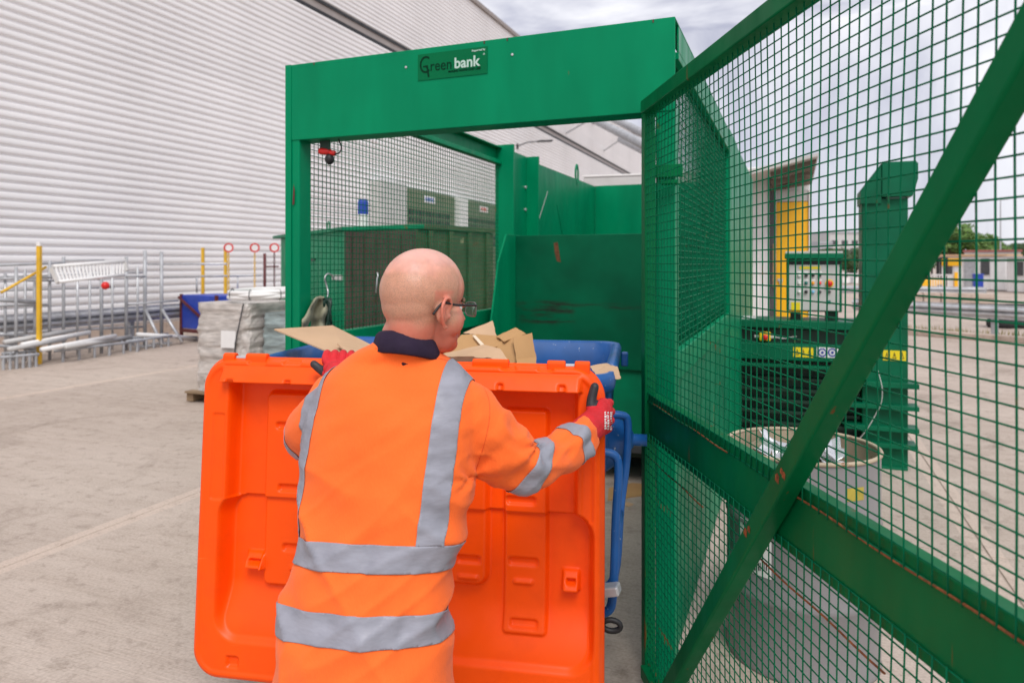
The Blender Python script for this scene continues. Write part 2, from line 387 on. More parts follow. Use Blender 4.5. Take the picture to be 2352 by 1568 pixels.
# wall lamp
p = onX(1190, 336, WX+.1)
lamp = thing('wall_lamp', 'dark flat floodlight on a curved arm high on the white warehouse wall', 'lamp', p)
a0 = Vector((WX+.05, p.y, p.z)); a1 = a0+Vector((.5, .25, .22)); a2 = a0+Vector((1.0, .6, .30)); a3 = a0+Vector((1.35, .9, .34))
MB().tube([a0, a1, a2], .035, 8).build('arm', m_dgrey, lamp)
MB().bar(a2, a3+Vector((.3,.15,.02)), .34, .09).build('lamp_head', m_dgrey, lamp, bevel=.02)
MB().box(WX+.04, WX+.09, p.y-.1, p.y+.1, p.z-.15, p.z+.12).build('bracket', m_black, lamp)
# canopy stays on the far stretch of wall
for i, (ax, ay, bx, by, cx, cy, lab) in enumerate(((1359,273,1500,343,1301,306,'long grey steel stay reaching out from the far warehouse wall'),
                                  (1398,268,1500,317,1362,285,'uppermost grey steel stay under the far warehouse eaves'),
                                  (1425,321,1500,357,1388,346,'shortest grey steel stay low on the far warehouse wall'))):
    pa = onX(ax, ay, WX+3.2); pw = onX(cx, cy, WX+.05); pb = at(bx, by, (pa-Vector((0,0,EYE))).dot(Fw)-12)
    st = thing('canopy_stay', lab, 'stay', pw, 'steel stays on the far wall')
    MB().tube([pa, pb], .22, 10).build('tube', m_galv2, st, smooth=True)
    MB().tube([pw, pa], .05, 6).build('tie_rod', m_galv2, st)

# ================================================================== COMPACTOR WITH MESH CAGE
CX0, CX1, CY, CT, FB = -2.256, -.42, 2.764, 2.61, 2.25
YA, YB, YC = CY+2.59, CY+3.25, CY+5.67          # mesh end, wide post end, back of hopper
comp = thing('compactor', 'large green waste compactor with mesh cage around its open front', 'compactor', (-1.34, CY, 0))
W = .075
# front posts, fascia with folded lip
MB().box(CX0, CX0+W, CY, CY+.09, 0, FB+.02).build('post', m_green, comp, bevel=.006)
MB().box(CX1-W, CX1, CY, CY+.09, 0, FB+.02).build('post', m_green, comp, bevel=.006)
MB().box(CX0, CX1, CY-.004, CY+.004, FB, CT).box(CX0, CX1, CY+.0045, CY+.11, FB, FB+.006).box(CX0, CX1, CY+.0045, CY+.09, CT-.006, CT).build('fascia', m_green, comp, bevel=.003)
MB().box(CX0-.002, CX0+.032, CY-.007, CY-.0045, 0, CT).build('corner_trim', m_green, comp)
# mesh panels
def mesh_panel(name, parent, o, du, dv, lu, lv, pu, pv, r, nrm, wav=.0, n=6, seg=14, mt=None, label=None):
    o, du, dv, nrm = Vector(o), Vector(du), Vector(dv), Vector(nrm); b = MB()
    def wob(u, v, s):
        q = Vector((u*1.7, v*1.7, s*9.1)); return nrm*(noise.noise(q)*wav)
    nu, nv = int(lu/pu), int(lv/pv)
    for i in range(nu+1):
        u = (lu-nu*pu)/2+i*pu; jit = random.uniform(-1,1)*wav*.25
        b.tube([o+du*(u+jit*math.sin(3*k/seg+i)+wav*.6*noise.noise(Vector((u*2.3, lv*k/seg*2.1, 3.3))))+dv*(lv*k/seg)+nrm*r*.9+wob(u, lv*k/seg, 0) for k in range(seg+1)], r, n)
    for j in range(nv+1):
        v = (lv-nv*pv)/2+j*pv
        b.tube([o+du*(lu*k/seg)+dv*(v+wav*.5*noise.noise(Vector((lu*k/seg*2, v*2, 7.7))))-nrm*r*.9+wob(lu*k/seg, v, 0) for k in range(seg+1)], r, n)
    return b.build(name, mt or m_wire, parent, smooth=True, kind='stuff', label=label)
MZ0, MZ1 = 1.31, 2.5
for X, s in ((CX0, 1), (CX1, -1)):
    mesh_panel('mesh_panel', comp, (X+s*.03, CY+.09, MZ0-.02), (0,1,0), (0,0,1), YA-CY-.06, MZ1-MZ0+.03, .0335, .030, .0021, (s,0,0), .003, 5, 10)
    MB().box(min(X, X+s*.06), max(X, X+s*.06), CY+.09, YA, MZ1-.03, MZ1).box(min(X, X+s*.008), max(X, X+s*.008), CY+.09, YA, MZ1+.0005, CT-.01)\
        .box(min(X, X+s*.06), max(X, X+s*.06), CY+.09, YA, CT-.0095, CT).build('top_rail', m_green, comp, bevel=.003)
    MB().box(min(X, X+s*.06), max(X, X+s*.06), CY+.09, YA, MZ0-.11, MZ0).build('bottom_rail', m_green, comp, bevel=.004)
    MB().box(min(X+s*.01, X+s*.02), max(X+s*.01, X+s*.02), CY+.09, YA, .12, MZ0-.1105).build('lower_panel', m_green2, comp)
    # channel post
    MB().box(min(X+s*.0, X+s*.02), max(X, X+s*.02), YA+.001, YB, 0, CT+.02).box(min(X+s*.0, X+s*.16), max(X, X+s*.16), YA-.028, YA, 0, CT+.02)\
        .box(min(X, X+s*.13), max(X, X+s*.13), YB, YB+.03, 0, CT+.02).build('channel_post', m_green, comp, bevel=.004)
    MB().box(min(X+s*.0, X+s*.012), max(X, X+s*.012), YB+.03, YC, .25, CT).build('hopper_side', m_green, comp, bevel=.002)
    for k in range(2):
        MB().lathe([(0,0),(.014,0),(.014,.012),(0,.014)], 8, (X+s*.021, YB-.05, 2.35-.2*k), Matrix.Rotation(rad(90)*s, 4, 'Y')).build('bolt', m_galv, comp)
MB().box(CX0+.013, CX1-.013, YC-.012, YC, .25, CT+.004).build('hopper_back', m_green, comp, bevel=.002)
# hopper mouth: scuffed front plate, recessed lower plate, cheeks
def scuffed():
    m = mat('scuffed_green_plate', (.0,.105,.047), .45, .2, 3, rust=0, rscale=(7,7,2.2), dirt=.3, dcol=(.0,.06,.03), spec=.15, bump=.1, bscale=20)
    nt = m.node_tree; N = nt.nodes; L = nt.links; b = N['Principled BSDF']; src = b.inputs['Base Color'].links[0].from_socket
    t = N.new('ShaderNodeTexCoord'); s = N.new('ShaderNodeSeparateXYZ'); L.new(t.outputs['Object'], s.inputs[0])
    def win(sock, lo, hi, e):
        a = N.new('ShaderNodeMapRange'); a.interpolation_type = 'SMOOTHSTEP'; a.inputs[1].default_value = lo-e; a.inputs[2].default_value = lo+e; L.new(sock, a.inputs[0])
        c = N.new('ShaderNodeMapRange'); c.interpolation_type = 'SMOOTHSTEP'; c.inputs[1].default_value = hi+e; c.inputs[2].default_value = hi-e; L.new(sock, c.inputs[0])
        q = N.new('ShaderNodeMath'); q.operation = 'MULTIPLY'; L.new(a.outputs[0], q.inputs[0]); L.new(c.outputs[0], q.inputs[1]); return q.outputs[0]
    mp = N.new('ShaderNodeMapping'); mp.inputs['Scale'].default_value = (3, 3, 22); L.new(t.outputs['Object'], mp.inputs[0])
    n = N.new('ShaderNodeTexNoise'); n.inputs['Scale'].default_value = 1.4; n.inputs['Detail'].default_value = 8; n.inputs['Roughness'].default_value = .7; L.new(mp.outputs[0], n.inputs['Vector'])
    th = N.new('ShaderNodeMapRange'); th.inputs[1].default_value = .44; th.inputs[2].default_value = .68; L.new(n.outputs['Fac'], th.inputs[0])
    w1 = win(s.outputs['X'], -2.04, -1.58, .03); w2 = win(s.outputs['Z'], 1.19, 1.37, .02)
    q = N.new('ShaderNodeMath'); q.operation = 'MULTIPLY'; L.new(w1, q.inputs[0]); L.new(w2, q.inputs[1])
    w3 = win(s.outputs['Z'], 1.32, 1.36, .012); q3 = N.new('ShaderNodeMath'); q3.operation = 'MAXIMUM'; L.new(q.outputs[0], q3.inputs[0]); L.new(w3, q3.inputs[1])
    q2 = N.new('ShaderNodeMath'); q2.operation = 'MULTIPLY'; L.new(q3.outputs[0], q2.inputs[0]); L.new(th.outputs[0], q2.inputs[1])
    mx = N.new('ShaderNodeMixRGB'); L.new(q2.outputs[0], mx.inputs[0]); L.new(src, mx.inputs[1]); mx.inputs[2].default_value = (.022,.02,.016,1)
    L.new(mx.outputs[0], b.inputs['Base Color']); return m
m_scuff = scuffed()
HY = 5.32
MB().box(CX0+.182, CX1-.18, HY, HY+.012, .86, 1.89).box(CX0+.182, CX1-.18, HY+.0125, HY+.08, 1.875, 1.89).build('hopper_plate', m_scuff, comp, bevel=.003)
rp_ = [onY(x, y, HY-.0005) for x, y in ((1272,558),(1281,556),(1286,590),(1288,602),(1279,600),(1274,580))]
MB().prism(rp_, (0,-.0006,0)).build('rust_patch', mat('brown_rust', (.13,.05,.02), .9, .4, 40), comp)
MB().box(CX0+.17, CX1-.17, HY+.03, HY+.042, .30, .86).build('lower_plate', m_green2, comp)
MB().box(CX0+.05, CX1-.02, HY-.02, HY+.5, .24, .30).build('sill_channel', m_dgrey, comp, bevel=.005)
for X in (CX0+.166, CX1-.18):
    MB().prism([(X,HY+.3,1.895),(X,5.13,1.895),(X,4.97,1.68),(X,4.83,1.23),(X,4.80,.6),(X,HY+.3,.6)], (.014,0,0)).build('cheek_plate', m_green, comp, bevel=.002)
MB().box(CX0+.1, CX1-.1, HY+.1, YC-.1, .18, .3).build('chassis', m_dkgreen, comp)
for X in (CX0+.12, CX1-.3):
    for Y in (HY+.4, YC-.5): MB().box(X, X+.18, Y, Y+.18, 0, .18).build('foot', m_dkgreen, comp)
# scratches on the inside of the hopper wall, lifting eye
p0, p1 = onX(1258, 440, CX0+.0135), onX(1212, 588, CX0+.0135)
MB().bar(p0, p1, .010, .002, (1,0,0)).build('cord', m_grey, comp)
p0, p1 = onX(1279, 470, CX0+.0135), onX(1300, 585, CX0+.0135)
MB().bar(p0, p1, .002, .005, (1,0,0)).build('scratch', m_green, comp)
le = onX(1325, 412, CX0+.006)
MB().tube([le+Vector((0,.05*math.cos(t),.10+.07*math.sin(t)*1.6-.05)) for t in [math.pi*2*k/14 for k in range(14)]], .012, 6, True).build('lifting_eye', m_green2, comp)
# fixing holes and bolt heads along the fascia
for px, py in ((933,155),(1177,126)):
    p = onY(px, py, CY-.004); MB().lathe([(0,0),(.0055,0),(.0055,.003),(0,.004)], 10, p, Matrix.Rotation(rad(90), 4, 'X')).build('bolt', m_galv, comp)
for px in (721, 1112, 1165, 1500):
    p = onY(px, 152-.129*(px-657), CY-.0045); MB().box(p.x-.002, p.x+.003, CY-.006, CY-.0042, CT-.014, CT-.002).build('rust_spot', m_maroon, comp)
p = onY(674, 447, CY-.0075); MB().prism([(p.x-.006,CY-.0072,p.z-.05),(p.x+.005,CY-.0072,p.z-.045),(p.x+.007,CY-.0072,p.z+.02),(p.x+.001,CY-.0072,p.z+.05)], (0,-.0006,0)).build('rust_spot', m_maroon, comp)
# sign plate on the fascia
m_sign = mat('sign_green', (.0,.14,.05), .4, .05, 3, spec=.1); m_signtxt = mat('sign_dark_green', (.0,.034,.014), .5, .05, 5, spec=.1); m_signwht = mat('sign_white', (.45,.62,.55), .4, .02, 5)
PXa, PXb, PZa, PZb = -1.538, -1.204, 2.468, 2.583
sg = thing('sign_plate', 'dark green name plate with white lettering on the compactor fascia', 'sign', ((PXa+PXb)/2, CY-.005, PZa))
MB().box(PXa, PXb, CY-.007, CY-.0045, PZa, PZb).build('plate', m_sign, sg)
def TM(x, z): return Matrix.Translation((x, CY-.0078, z)) @ Matrix.Rotation(rad(90), 4, 'X')
text_mesh('letter_swash', 'C', .108, m_signtxt, sg, TM(PXa+.006, PZa+.031) @ Matrix.Diagonal((.72,1,1,1)), bold=-.0006)
MB().prism([(PXa+.026,CY-.0072,PZa+.062),(PXa+.050,CY-.0072,PZa+.064),(PXa+.052,CY-.0072,PZa+.045),(PXa+.058,CY-.0072,PZa+.012),(PXa+.050,CY-.0072,PZa+.012),(PXa+.044,CY-.0072,PZa+.05),(PXa+.040,CY-.0072,PZa+.056),(PXa+.028,CY-.0072,PZa+.056)], (0,-.001,0)).build('letter_tail', m_signtxt, sg)
text_mesh('letters_dark', 'reen', .066, m_signtxt, sg, TM(PXa+.060, PZa+.037) @ Matrix.Diagonal((.885,1,1,1)))
text_mesh('letters_white', 'bank', .064, m_signwht, sg, TM(PXa+.178, PZa+.037) @ Matrix.Diagonal((.98,1,1,1)), bold=.0014)
text_mesh('registered_mark', '°', .03, m_signwht, sg, TM(PXb-.021, PZa+.066))
text_mesh('tagline', 'MAKING WASTE COST LESS', .0125, m_signtxt, sg, TM(PXa+.150, PZa+.0215) @ Matrix.Diagonal((.98,1,1,1)), bold=.0004)
text_mesh('small_text', 'Supported by', .0115, m_signwht, sg, TM(PXb-.072, PZb-.0155), bold=.0003)

# hanging sensor bracket under the fascia
q = onY(742, 326, CY+.05); se = thing('limit_switch', 'small bracket with red switch ends and black cable hanging under fascia', 'switch', q)
def sp(x, y): return onY(x, y, CY+.05)
def disc(c, r, h, ax, n=14): return MB().lathe([(0,0),(r*.8,0),(r,h*.15),(r,h*.85),(r*.8,h),(0,h)], n, c, Vector((0,0,1)).rotation_difference(Vector(ax)).to_matrix().to_4x4())
br = MB()
br.prism([sp(734,318), sp(756,316), sp(756,343), sp(752,352), sp(744,356), sp(738,352), sp(735,344)], (0,.006,0)).build('bracket', m_dkgreen, se)
disc(sp(733,347), .016, .06, (1,.25,-.12)).build('switch_end', m_red, se, smooth=True)
disc(sp(757,351), .013, .03, (1,.25,-.12)).build('switch_end', m_red, se, smooth=True)
MB().ell(sp(757,366), (.022,.022,.026)).build('sounder', m_black, se, smooth=True)
MB().tube([Vector(v) for v in crom([sp(766,354), sp(776,353), sp(783,346), sp(784,336), sp(778,322), sp(776,312)], 5)], .0035, 6).build('cable', m_black, se, smooth=True)

# ================================================================== OPEN MESH GATE (swung towards the camera)
GH = Rt*.516+Fw*2.77                                  # hinge foot
gd = (Rt*.1045-Fw*.9945).normalized(); gn = (-Rt*.9945-Fw*.1045).normalized(); UZ = Vector((0,0,1))
GL, GT, GB = 2.20, 2.284, .08
def GP(t, z, n=0): return GH+gd*t+UZ*z+gn*n
gate = thing('mesh_gate', 'green wire mesh gate with diagonal brace swung open on the right', 'gate', GP(.02, 0))
def gbox(name, t0, t1, z0, z1, n0, n1, mt=m_gate, bevel=.004, label=None):
    vs = [GP(t, z, n) for z in (z0, z1) for n in (n0, n1) for t in (t0, t1)]
    b = MB(); b.add(vs, [(0,1,3,2),(4,6,7,5),(0,4,5,1),(2,3,7,6),(0,2,6,4),(1,5,7,3)]); o = b.build(name, mt, gate, bevel=bevel, label=label)
    bm = bmesh.new(); bm.from_mesh(o.data); bmesh.ops.recalc_face_normals(bm, faces=bm.faces); bm.to_mesh(o.data); bm.free(); return o
gbox('hinge_stile', 0, .05, GB, GT, -.03, .012); gbox('lock_stile', GL-.05, GL, GB, GT, -.03, .03)
gbox('top_bar', .0505, GL-.0505, GT-.05, GT, -.03, .03); gbox('bottom_bar', .0505, GL-.0505, GB, GB+.05, -.03, .03)
gbox('mid_rail', .0505, GL-.0505, .995, 1.165, -.04, -.004)
a, bq = Vector((.15, .06)), Vector((2.06, 2.27)); 
gp0, gp1 = GP(.249, .065, .028), GP(2.114, 2.262, .028)
MB().bar(gp0, gp1, .05, .05, gn).build('diagonal_brace', m_gate, gate, bevel=.006, seg=3)
for nm, z0, z1 in (('mesh_panel', 1.135, GT-.03), ('mesh_panel', GB+.03, 1.025)):
    mesh_panel(nm, gate, GP(.035, z0, .0025), gd, UZ, GL-.07, z1-z0, .0338, .0292, .0017, gn, .009, 7, 22)
m_rust = mat('rusty_wire', (.22,.07,.02), .8, .5, 22, stretch=(4,4,4))
for z, t0, t1 in ((1.139, .12, .80), (1.139, 1.18, 2.0), (.995-.07, .06, .62), (.995-.07, .9, 1.5)):
    MB().tube([GP(t0+(t1-t0)*k/12, z+.002*math.sin(k), .0015) for k in range(13)], .0023, 6).build('rust_wire', m_rust, gate)
for px, py, s in ((1785,1098,1),(1795,1082,.7),(1800,1092,.8),(1712,1222,1),(1720,1215,.8)):
    p = onP(px, py, GP(0,0,.0535), gn); u = gd*.008*s
    MB().prism([p-u*1.2-UZ*.006*s, p+u*.8-UZ*.011*s, p+u*1.2+UZ*.006*s, p+u*.1+UZ*.012*s, p-u*.9+UZ*.007*s], gn*.0006).build('rust_patch', m_rust, gate)
# latch between gate and cage post
lp = GP(.03, 1.66+(607-397)*2.74/FPX, -.03)
MB().box(lp.x-.02, lp.x+.11, lp.y-.006, lp.y+.006, lp.z-.02, lp.z+.03).box(lp.x+.03, lp.x+.10, lp.y-.05, lp.y-.007, lp.z-.05, lp.z-.035).build('latch', m_gate, gate, bevel=.003)

# ================================================================== WHEELED BIN (blue body, orange lid swung down in front)
BO = Rt*-.36+Fw*2.21; bx = (Rt*math.cos(rad(10))-Fw*math.sin(rad(10))); by = (Rt*math.sin(rad(10))+Fw*math.cos(rad(10)))
def BL(x, y, z): return BO+bx*x+by*y+UZ*z
bin_ = thing('wheeled_bin', 'blue four-wheeled waste bin with orange plastic lid hanging open', 'bin', BL(0,.55,0))
def rring(hx, y0, y1, r, z, n=5):
    pts = []
    for cx, cy, a0 in ((hx-r, y1-r, 0), (-hx+r, y1-r, 90), (-hx+r, y0+r, 180), (hx-r, y0+r, 270)):
        for k in range(n+1):
            a = rad(a0+90*k/n); pts.append(BL(cx+r*math.cos(a), cy+r*math.sin(a), z))
    return pts
def loft(rings, cap0=True, cap1=True):
    b = MB(); n = len(rings[0]); vs = [p for r in rings for p in r]; fs = []
    for i in range(len(rings)-1):
        for k in range(n): fs.append((i*n+k, i*n+(k+1) % n, (i+1)*n+(k+1) % n, (i+1)*n+k))
    if cap0: fs.append(tuple(range(n-1,-1,-1)))
    if cap1: fs.append(tuple((len(rings)-1)*n+k for k in range(n)))
    return b.add(vs, fs)
R5 = [(.50,.18,.90,.09,.27),(.515,.16,.92,.10,.33),(.56,.13,.96,.10,.6),(.628,.10,1.01,.10,.92),(.645,.07,1.045,.09,1.22),(.648,.062,1.05,.09,1.245),(.660,.045,1.07,.09,1.25),(.668,.035,1.08,.09,1.265),
      (.670,.033,1.082,.09,1.295),(.663,.04,1.075,.085,1.312),(.650,.052,1.062,.08,1.315),(.630,.062,1.052,.08,1.305),(.625,.085,1.03,.09,1.22),(.60,.12,.99,.10,.9),(.50,.18,.90,.09,.32)]
loft([rring(h, a+.065, c+.05, r, z) for h, a, c, r, z in R5]).build('tub', m_blue, bin_, smooth=True)
for x in (-.42, .42):
    for y in (.28, .82):
        c = BL(x, y, .1)
        w = MB().lathe([(.02,-.024),(.085,-.024),(.1,-.015),(.1,.015),(.085,.024),(.02,.024)], 20, c, (Matrix.Rotation(math.atan2(bx.y,bx.x),4,'Z') @ Matrix.Rotation(rad(90),4,'Y'))).build('wheel', m_rubber, bin_, smooth=True)
        MB().tube([c-bx*.04, c+bx*.04], .018, 8).build('hub', m_galv, w)
        MB().prism([BL(x-.035,y-.05,.1), BL(x-.035,y+.05,.1), BL(x-.035,y+.06,.268), BL(x-.035,y-.06,.268)], bx*.006).prism([BL(x+.03,y-.05,.1), BL(x+.03,y+.05,.1), BL(x+.03,y+.06,.268), BL(x+.03,y-.06,.268)], bx*.006).build('castor_fork', m_galv, bin_)
for s in (1, -1):
    def SP(pts): return [BL(s*p[0], p[1], p[2]) for p in crom(pts, 5)]
    MB().tube(SP([(.60,.44,1.12),(.68,.46,1.12),(.705,.47,1.09),(.70,.46,.95),(.68,.42,.80),(.668,.38,.62),(.64,.36,.55),(.56,.36,.545)]), .0145, 10).build('side_handle', m_blue, bin_, smooth=True)
    MB().tube(SP([(.60,.17,1.06),(.665,.18,1.05),(.68,.18,1.0),(.672,.17,.85),(.663,.16,.62),(.64,.16,.555),(.56,.16,.55)]), .0145, 10).build('side_handle', m_blue, bin_, smooth=True)
    MB().tube([BL(s*.672,.175,.80), BL(s*.680,.42,.79)], .012, 8).build('cross_tube', m_blue, bin_, smooth=True)
    MB().tube([BL(s*.60,.60,1.0), BL(s*.775,.60,1.0)], .022, 14).build('trunnion', m_blue, bin_, smooth=True)
    MB().lathe([(.12,0),(.10,.03),(.045,.085),(.026,.10),(0,.10)], 16, BL(s*.625,.60,1.0), Vector((0,0,1)).rotation_difference(bx*s).to_matrix().to_4x4()).build('trunnion_boss', m_blue, bin_, smooth=True)
    MB().box(-.01,.02,-.02,.02,-.03,.03, Matrix.Translation(BL(s*.68,1.0,1.25)) @ Matrix.Rotation(math.atan2(bx.y,bx.x),4,'Z')).build('lid_stop', m_blue, bin_, bevel=.006)
MB().bar(BL(.56,.12,.63), BL(.685,.10,.66), .05, .03).build('brake_pedal', m_galv, bin_, bevel=.006)
rc = BL(.660,.10,.545)
MB().tube([rc+bx*(.028*math.cos(t))+UZ*(.017*math.sin(t)) for t in [2*math.pi*k/16 for k in range(16)]], .009, 8, True).build('tow_ring', m_black, bin_, smooth=True)
MB().bar(BL(.48,.15,.545), BL(.632,.10,.545), .02, .02).build('ring_bracket', m_blue, bin_)

# ---- lid: moulded sheet, modelled as a relief
TL = rad(4.0); ldn = (-by*math.sin(TL)-UZ*math.cos(TL)); lnv = (-by*math.cos(TL)+UZ*math.sin(TL)); LO = BL(-.012,0,1.36); LW, LL = 1.313, 1.02
def LP(x, t, n=0): return LO+bx*x+ldn*t+lnv*n
def lidc(px, py):
    p = onP(px, py, LO, lnv)-LO; return p.dot(bx), p.dot(ldn)
def sst(a, b, v):
    q = max(0, min(1, (v-a)/(b-a))); return q*q*(3-2*q)
def rsd(x, t, x0, x1, t0, t1, r):
    qx = abs(x-(x0+x1)/2)-(x1-x0)/2+r; qt = abs(t-(t0+t1)/2)-(t1-t0)/2+r
    return math.hypot(max(qx,0), max(qt,0))+min(max(qx,qt),0)-r
def prect(x0, y0, x1, y1):
    ym, xm = (y0+y1)/2, (x0+x1)/2
    return lidc(x0,ym)[0], lidc(x1,ym)[0], lidc(xm,y0)[1], lidc(xm,y1)[1]
def feat(rect, r, e): return lambda x, t: sst(e, -e, rsd(x, t, *rect, r))
F_up = feat(prect(524, 888, 1322, 1175), .012, .009); F_low = feat(prect(500, 1160, 1358, 1508), .07, .012)
pl = [(feat(prect(592,905,712,1360), .02, .007), .026), (feat(prect(925,930,1112,1352), .035, .008), .026), (feat(prect(1152,945,1252,1468), .012, .006), .024)]
slots = [feat(prect(*q), .008, .004) for q in ((622,975,690,990),(626,1120,692,1136),(632,1262,700,1278),(1158,1148,1226,1166),(1162,1294,1230,1312),(1166,1436,1230,1454),(1040,1288,1095,1306),(570,828,610,838),(650,829,690,839),(1150,841,1185,851),(1235,844,1270,854))]
tabs = [feat(prect(*q), .004, .004) for q in ((1174,1344,1218,1354),(1044,1332,1090,1342),(650,1312,690,1322))]
insets = [prect(486,950,513,1146), prect(1338,975,1362,1200)]
brk = [(prect(545,1280,590,1316), 1), (prect(1288,1325,1326,1372), 1)]
bslot = [feat(prect(553,1296,580,1304), .003, .003), feat(prect(1298,1344,1318,1354), .003, .003)]
tri = feat(prect(520,1508,545,1532), .004, .005)
led0 = prect(518, 850, 1332, 888); shoulder = feat(prect(514, 846, 1334, 893), .006, .006)
lednotch = [feat(prect(530,870,546,900), .003, .003), feat(prect(663,872,676,900), .003, .003), feat(prect(1145,880,1158,910), .003, .003), feat(prect(1284,884,1300,912), .003, .003)]
tsc0, tsc1 = lidc(900,1375)[1], lidc(900,1505)[1]
def lid_relief(x, t):
    d = 0.0
    e = -rsd(x, t, -LW/2, LW/2, 0, LL, .10)          # distance inside the outline
    d += .030*(1-sst(0, .018, e)) if e < .018 else 0     # rolled lip
    d += -.004*sst(.018, .026, e)*(1-sst(.030, .040, e))
    up, lo = F_up(x, t), F_low(x, t); pan = max(up, lo)
    depth = .062*(up if up > lo else lo)
    if lo > up: depth += .012*lo*(1-sst(tsc0-.02, tsc1, t))
    depth *= 1-.72*sst(tsc0, tsc1, t)
    d += depth
    if pan > .3:
        k = 0
        for f, h in pl: k = max(k, f(x, t)*h)
        d -= k*(1-sst(tsc0, tsc1, t)*.8)
    for f in slots: d += .011*f(x, t)
    for f in tabs: d -= .010*f(x, t)
    for r in insets:
        s = rsd(x, t, *r, .006); d += .0045*sst(.003, -.001, s)
    for (r, _) in brk:
        s = sst(.004, -.004, rsd(x, t, *r, .004))
        if s > 0: d -= s*(.012+.034*max(0, min(1, (t-r[2])/(r[3]-r[2]))))
    for f in bslot: d += .02*f(x, t)
    d += .012*tri(x, t)
    # shoulder under the hinge line: slopes up towards the viewer and ends in a lip
    s = shoulder(x, t)
    if s > 0:
        q = max(0, min(1, (t-led0[2])/(led0[3]-led0[2])))
        h = -.036*q**.8
        for f in lednotch: h += .012*f(x, t)
        d = d*(1-s)+h*s if t < led0[3] else d
    return d
def lid_mesh():
    nx, ntt = 300, 260; r = .10; vs = []; fs = []
    ts = []
    for i in range(ntt+1):
        q = i/ntt; ts.append(LL*q)
    ts = sorted(set([LL*.5*(1-math.cos(math.pi*k/30))*.06 for k in range(1,16)]+ts))
    for t in ts:
        q = t if t < r else (LL-t if t > LL-r else r)
        hw = LW/2-r+math.sqrt(max(0, r*r-(r-q)**2)) if q < r else LW/2
        for j in range(nx+1):
            s = -1+2*j/nx; s = math.copysign(abs(s)**.93, s); x = s*hw
            vs.append(LP(x, t, -lid_relief(x, t)))
    for i in range(len(ts)-1):
        for j in range(nx): a = i*(nx+1)+j; fs.append((a, a+nx+1, a+nx+2, a+1))
    return MB().add(vs, fs)
lid = lid_mesh().build('lid', m_orange, bin_, smooth=True, label='orange moulded plastic lid hanging down with its ribbed underside showing')
sd = lid.modifiers.new('wall', 'SOLIDIFY'); sd.thickness = .005; sd.offset = -1
for x0, x1 in ((506,533),(558,606),(1082,1166),(1255,1297),(1319,1354)):
    a, b2 = lidc(x0, 825)[0], lidc(x1, 825)[0]
    pr = [LP(0, .03, -.012), LP(0, -.004, -.012), LP(0, -.011, -.020), LP(0, -.011, -.034), LP(0, -.004, -.042), LP(0, .03, -.042)]
    MB().prism([p+bx*a for p in pr], bx*(b2-a)).build('hinge_lug', m_orange, lid, bevel=.004)
for x0, x1 in ((534,557),(1298,1318)):
    MB().tube([LP(lidc(x0,825)[0], .004, -.027), LP(lidc(x1,825)[0], .004, -.027)], .006, 10).build('hinge_pin', m_galv, lid)

# ---- cardboard in the bin
def plate(b, pts, th=.005, rag=0):
    P = [at(*p) for p in pts]; n = (P[1]-P[0]).cross(P[2]-P[0]).normalized()
    if rag:
        Q = []
        for i, p in enumerate(P):
            e = P[(i+1) % len(P)]-p; sd_ = e.cross(n).normalized()
            for k in range(6): Q.append(p+e*(k/6)+sd_*(random.uniform(-rag, rag) if k else 0))
        P = Q
    b.prism(P, n*th); return b
cs = plate(MB(), [(630,755,2.78),(764,747,3.02),(862,796,2.86),(798,818,2.52),(752,806,2.55)]).build('cardboard_sheet', m_card2)
tag(cs, 'flat pale cardboard sheet sticking out of the bin left of the man', 'cardboard')
cf = plate(MB(), [(775,788,2.60),(808,782,2.80),(866,802,2.75),(846,826,2.42),(800,812,2.46)]).build('cardboard_flap', m_card2); tag(cf, 'small folded cardboard flap lying on the pale sheet by the left glove', 'cardboard')
m_tapec = mat('clear_tape', (.74,.60,.44), .2, .05, 6)
cb = thing('crushed_box', 'crushed brown cardboard box jutting out of the bin right of the head', 'box', at(1120, 820, 2.9))
for nm, pts, mt in (('flap', [(1064,764,3.0),(1131,736,3.05),(1141,771,2.96),(1098,769,2.98)], m_card2),
                ('side', [(1012,812,2.84),(1060,768,2.98),(1098,767,2.97),(1142,771,2.95),(1186,786,2.9),(1090,806,2.84)], m_card),
                ('torn_flap', [(1140,772,2.93),(1184,752,2.97),(1208,766,2.92),(1158,784,2.86)], m_card),
                ('end_panel', [(1178,774,2.84),(1222,764,2.86),(1232,826,2.80),(1186,832,2.78)], m_card),
                ('end_flap', [(1186,825,2.775),(1232,819,2.80),(1234,852,2.7),(1188,858,2.68)], m_card),
                ('packing_tape', [(1085,770,2.935),(1092,769.5,2.935),(1118,797,2.835),(1110,799,2.835)], m_tapec),
                ('inner_panel', [(1120,790,2.90),(1180,776,2.88),(1190,832,2.80),(1130,836,2.80)], m_card)):
    plate(MB(), pts, .005, 0 if 'tape' in nm else .0022).build(nm, mt, cb)
cc = thing('folded_carton', 'folded flat carton with ragged dark edge in front of the crushed box', 'box', at(1080, 830, 2.6))
plate(MB(), [(1000,816,2.70),(1110,791,2.80),(1148,800,2.76),(1172,834,2.60),(1080,822,2.6)], .004, .0025).build('top_sheet', m_card2, cc)
plate(MB(), [(1000,822,2.62),(1078,818,2.60),(1128,822,2.58),(1164,836,2.55),(1120,840,2.5),(1000,838,2.5)], .006, .004).build('lower_sheet', m_cardedge, cc)
tcx = [(1356,843,2.30),(1378,838,2.33),(1396,836,2.36),(1404,840,2.36),(1419,843,2.36),(1424,862,2.30),(1427,869,2.28),(1416,871,2.27),(1404,866,2.27),(1386,868,2.24),(1372,864,2.22),(1362,852,2.26)]
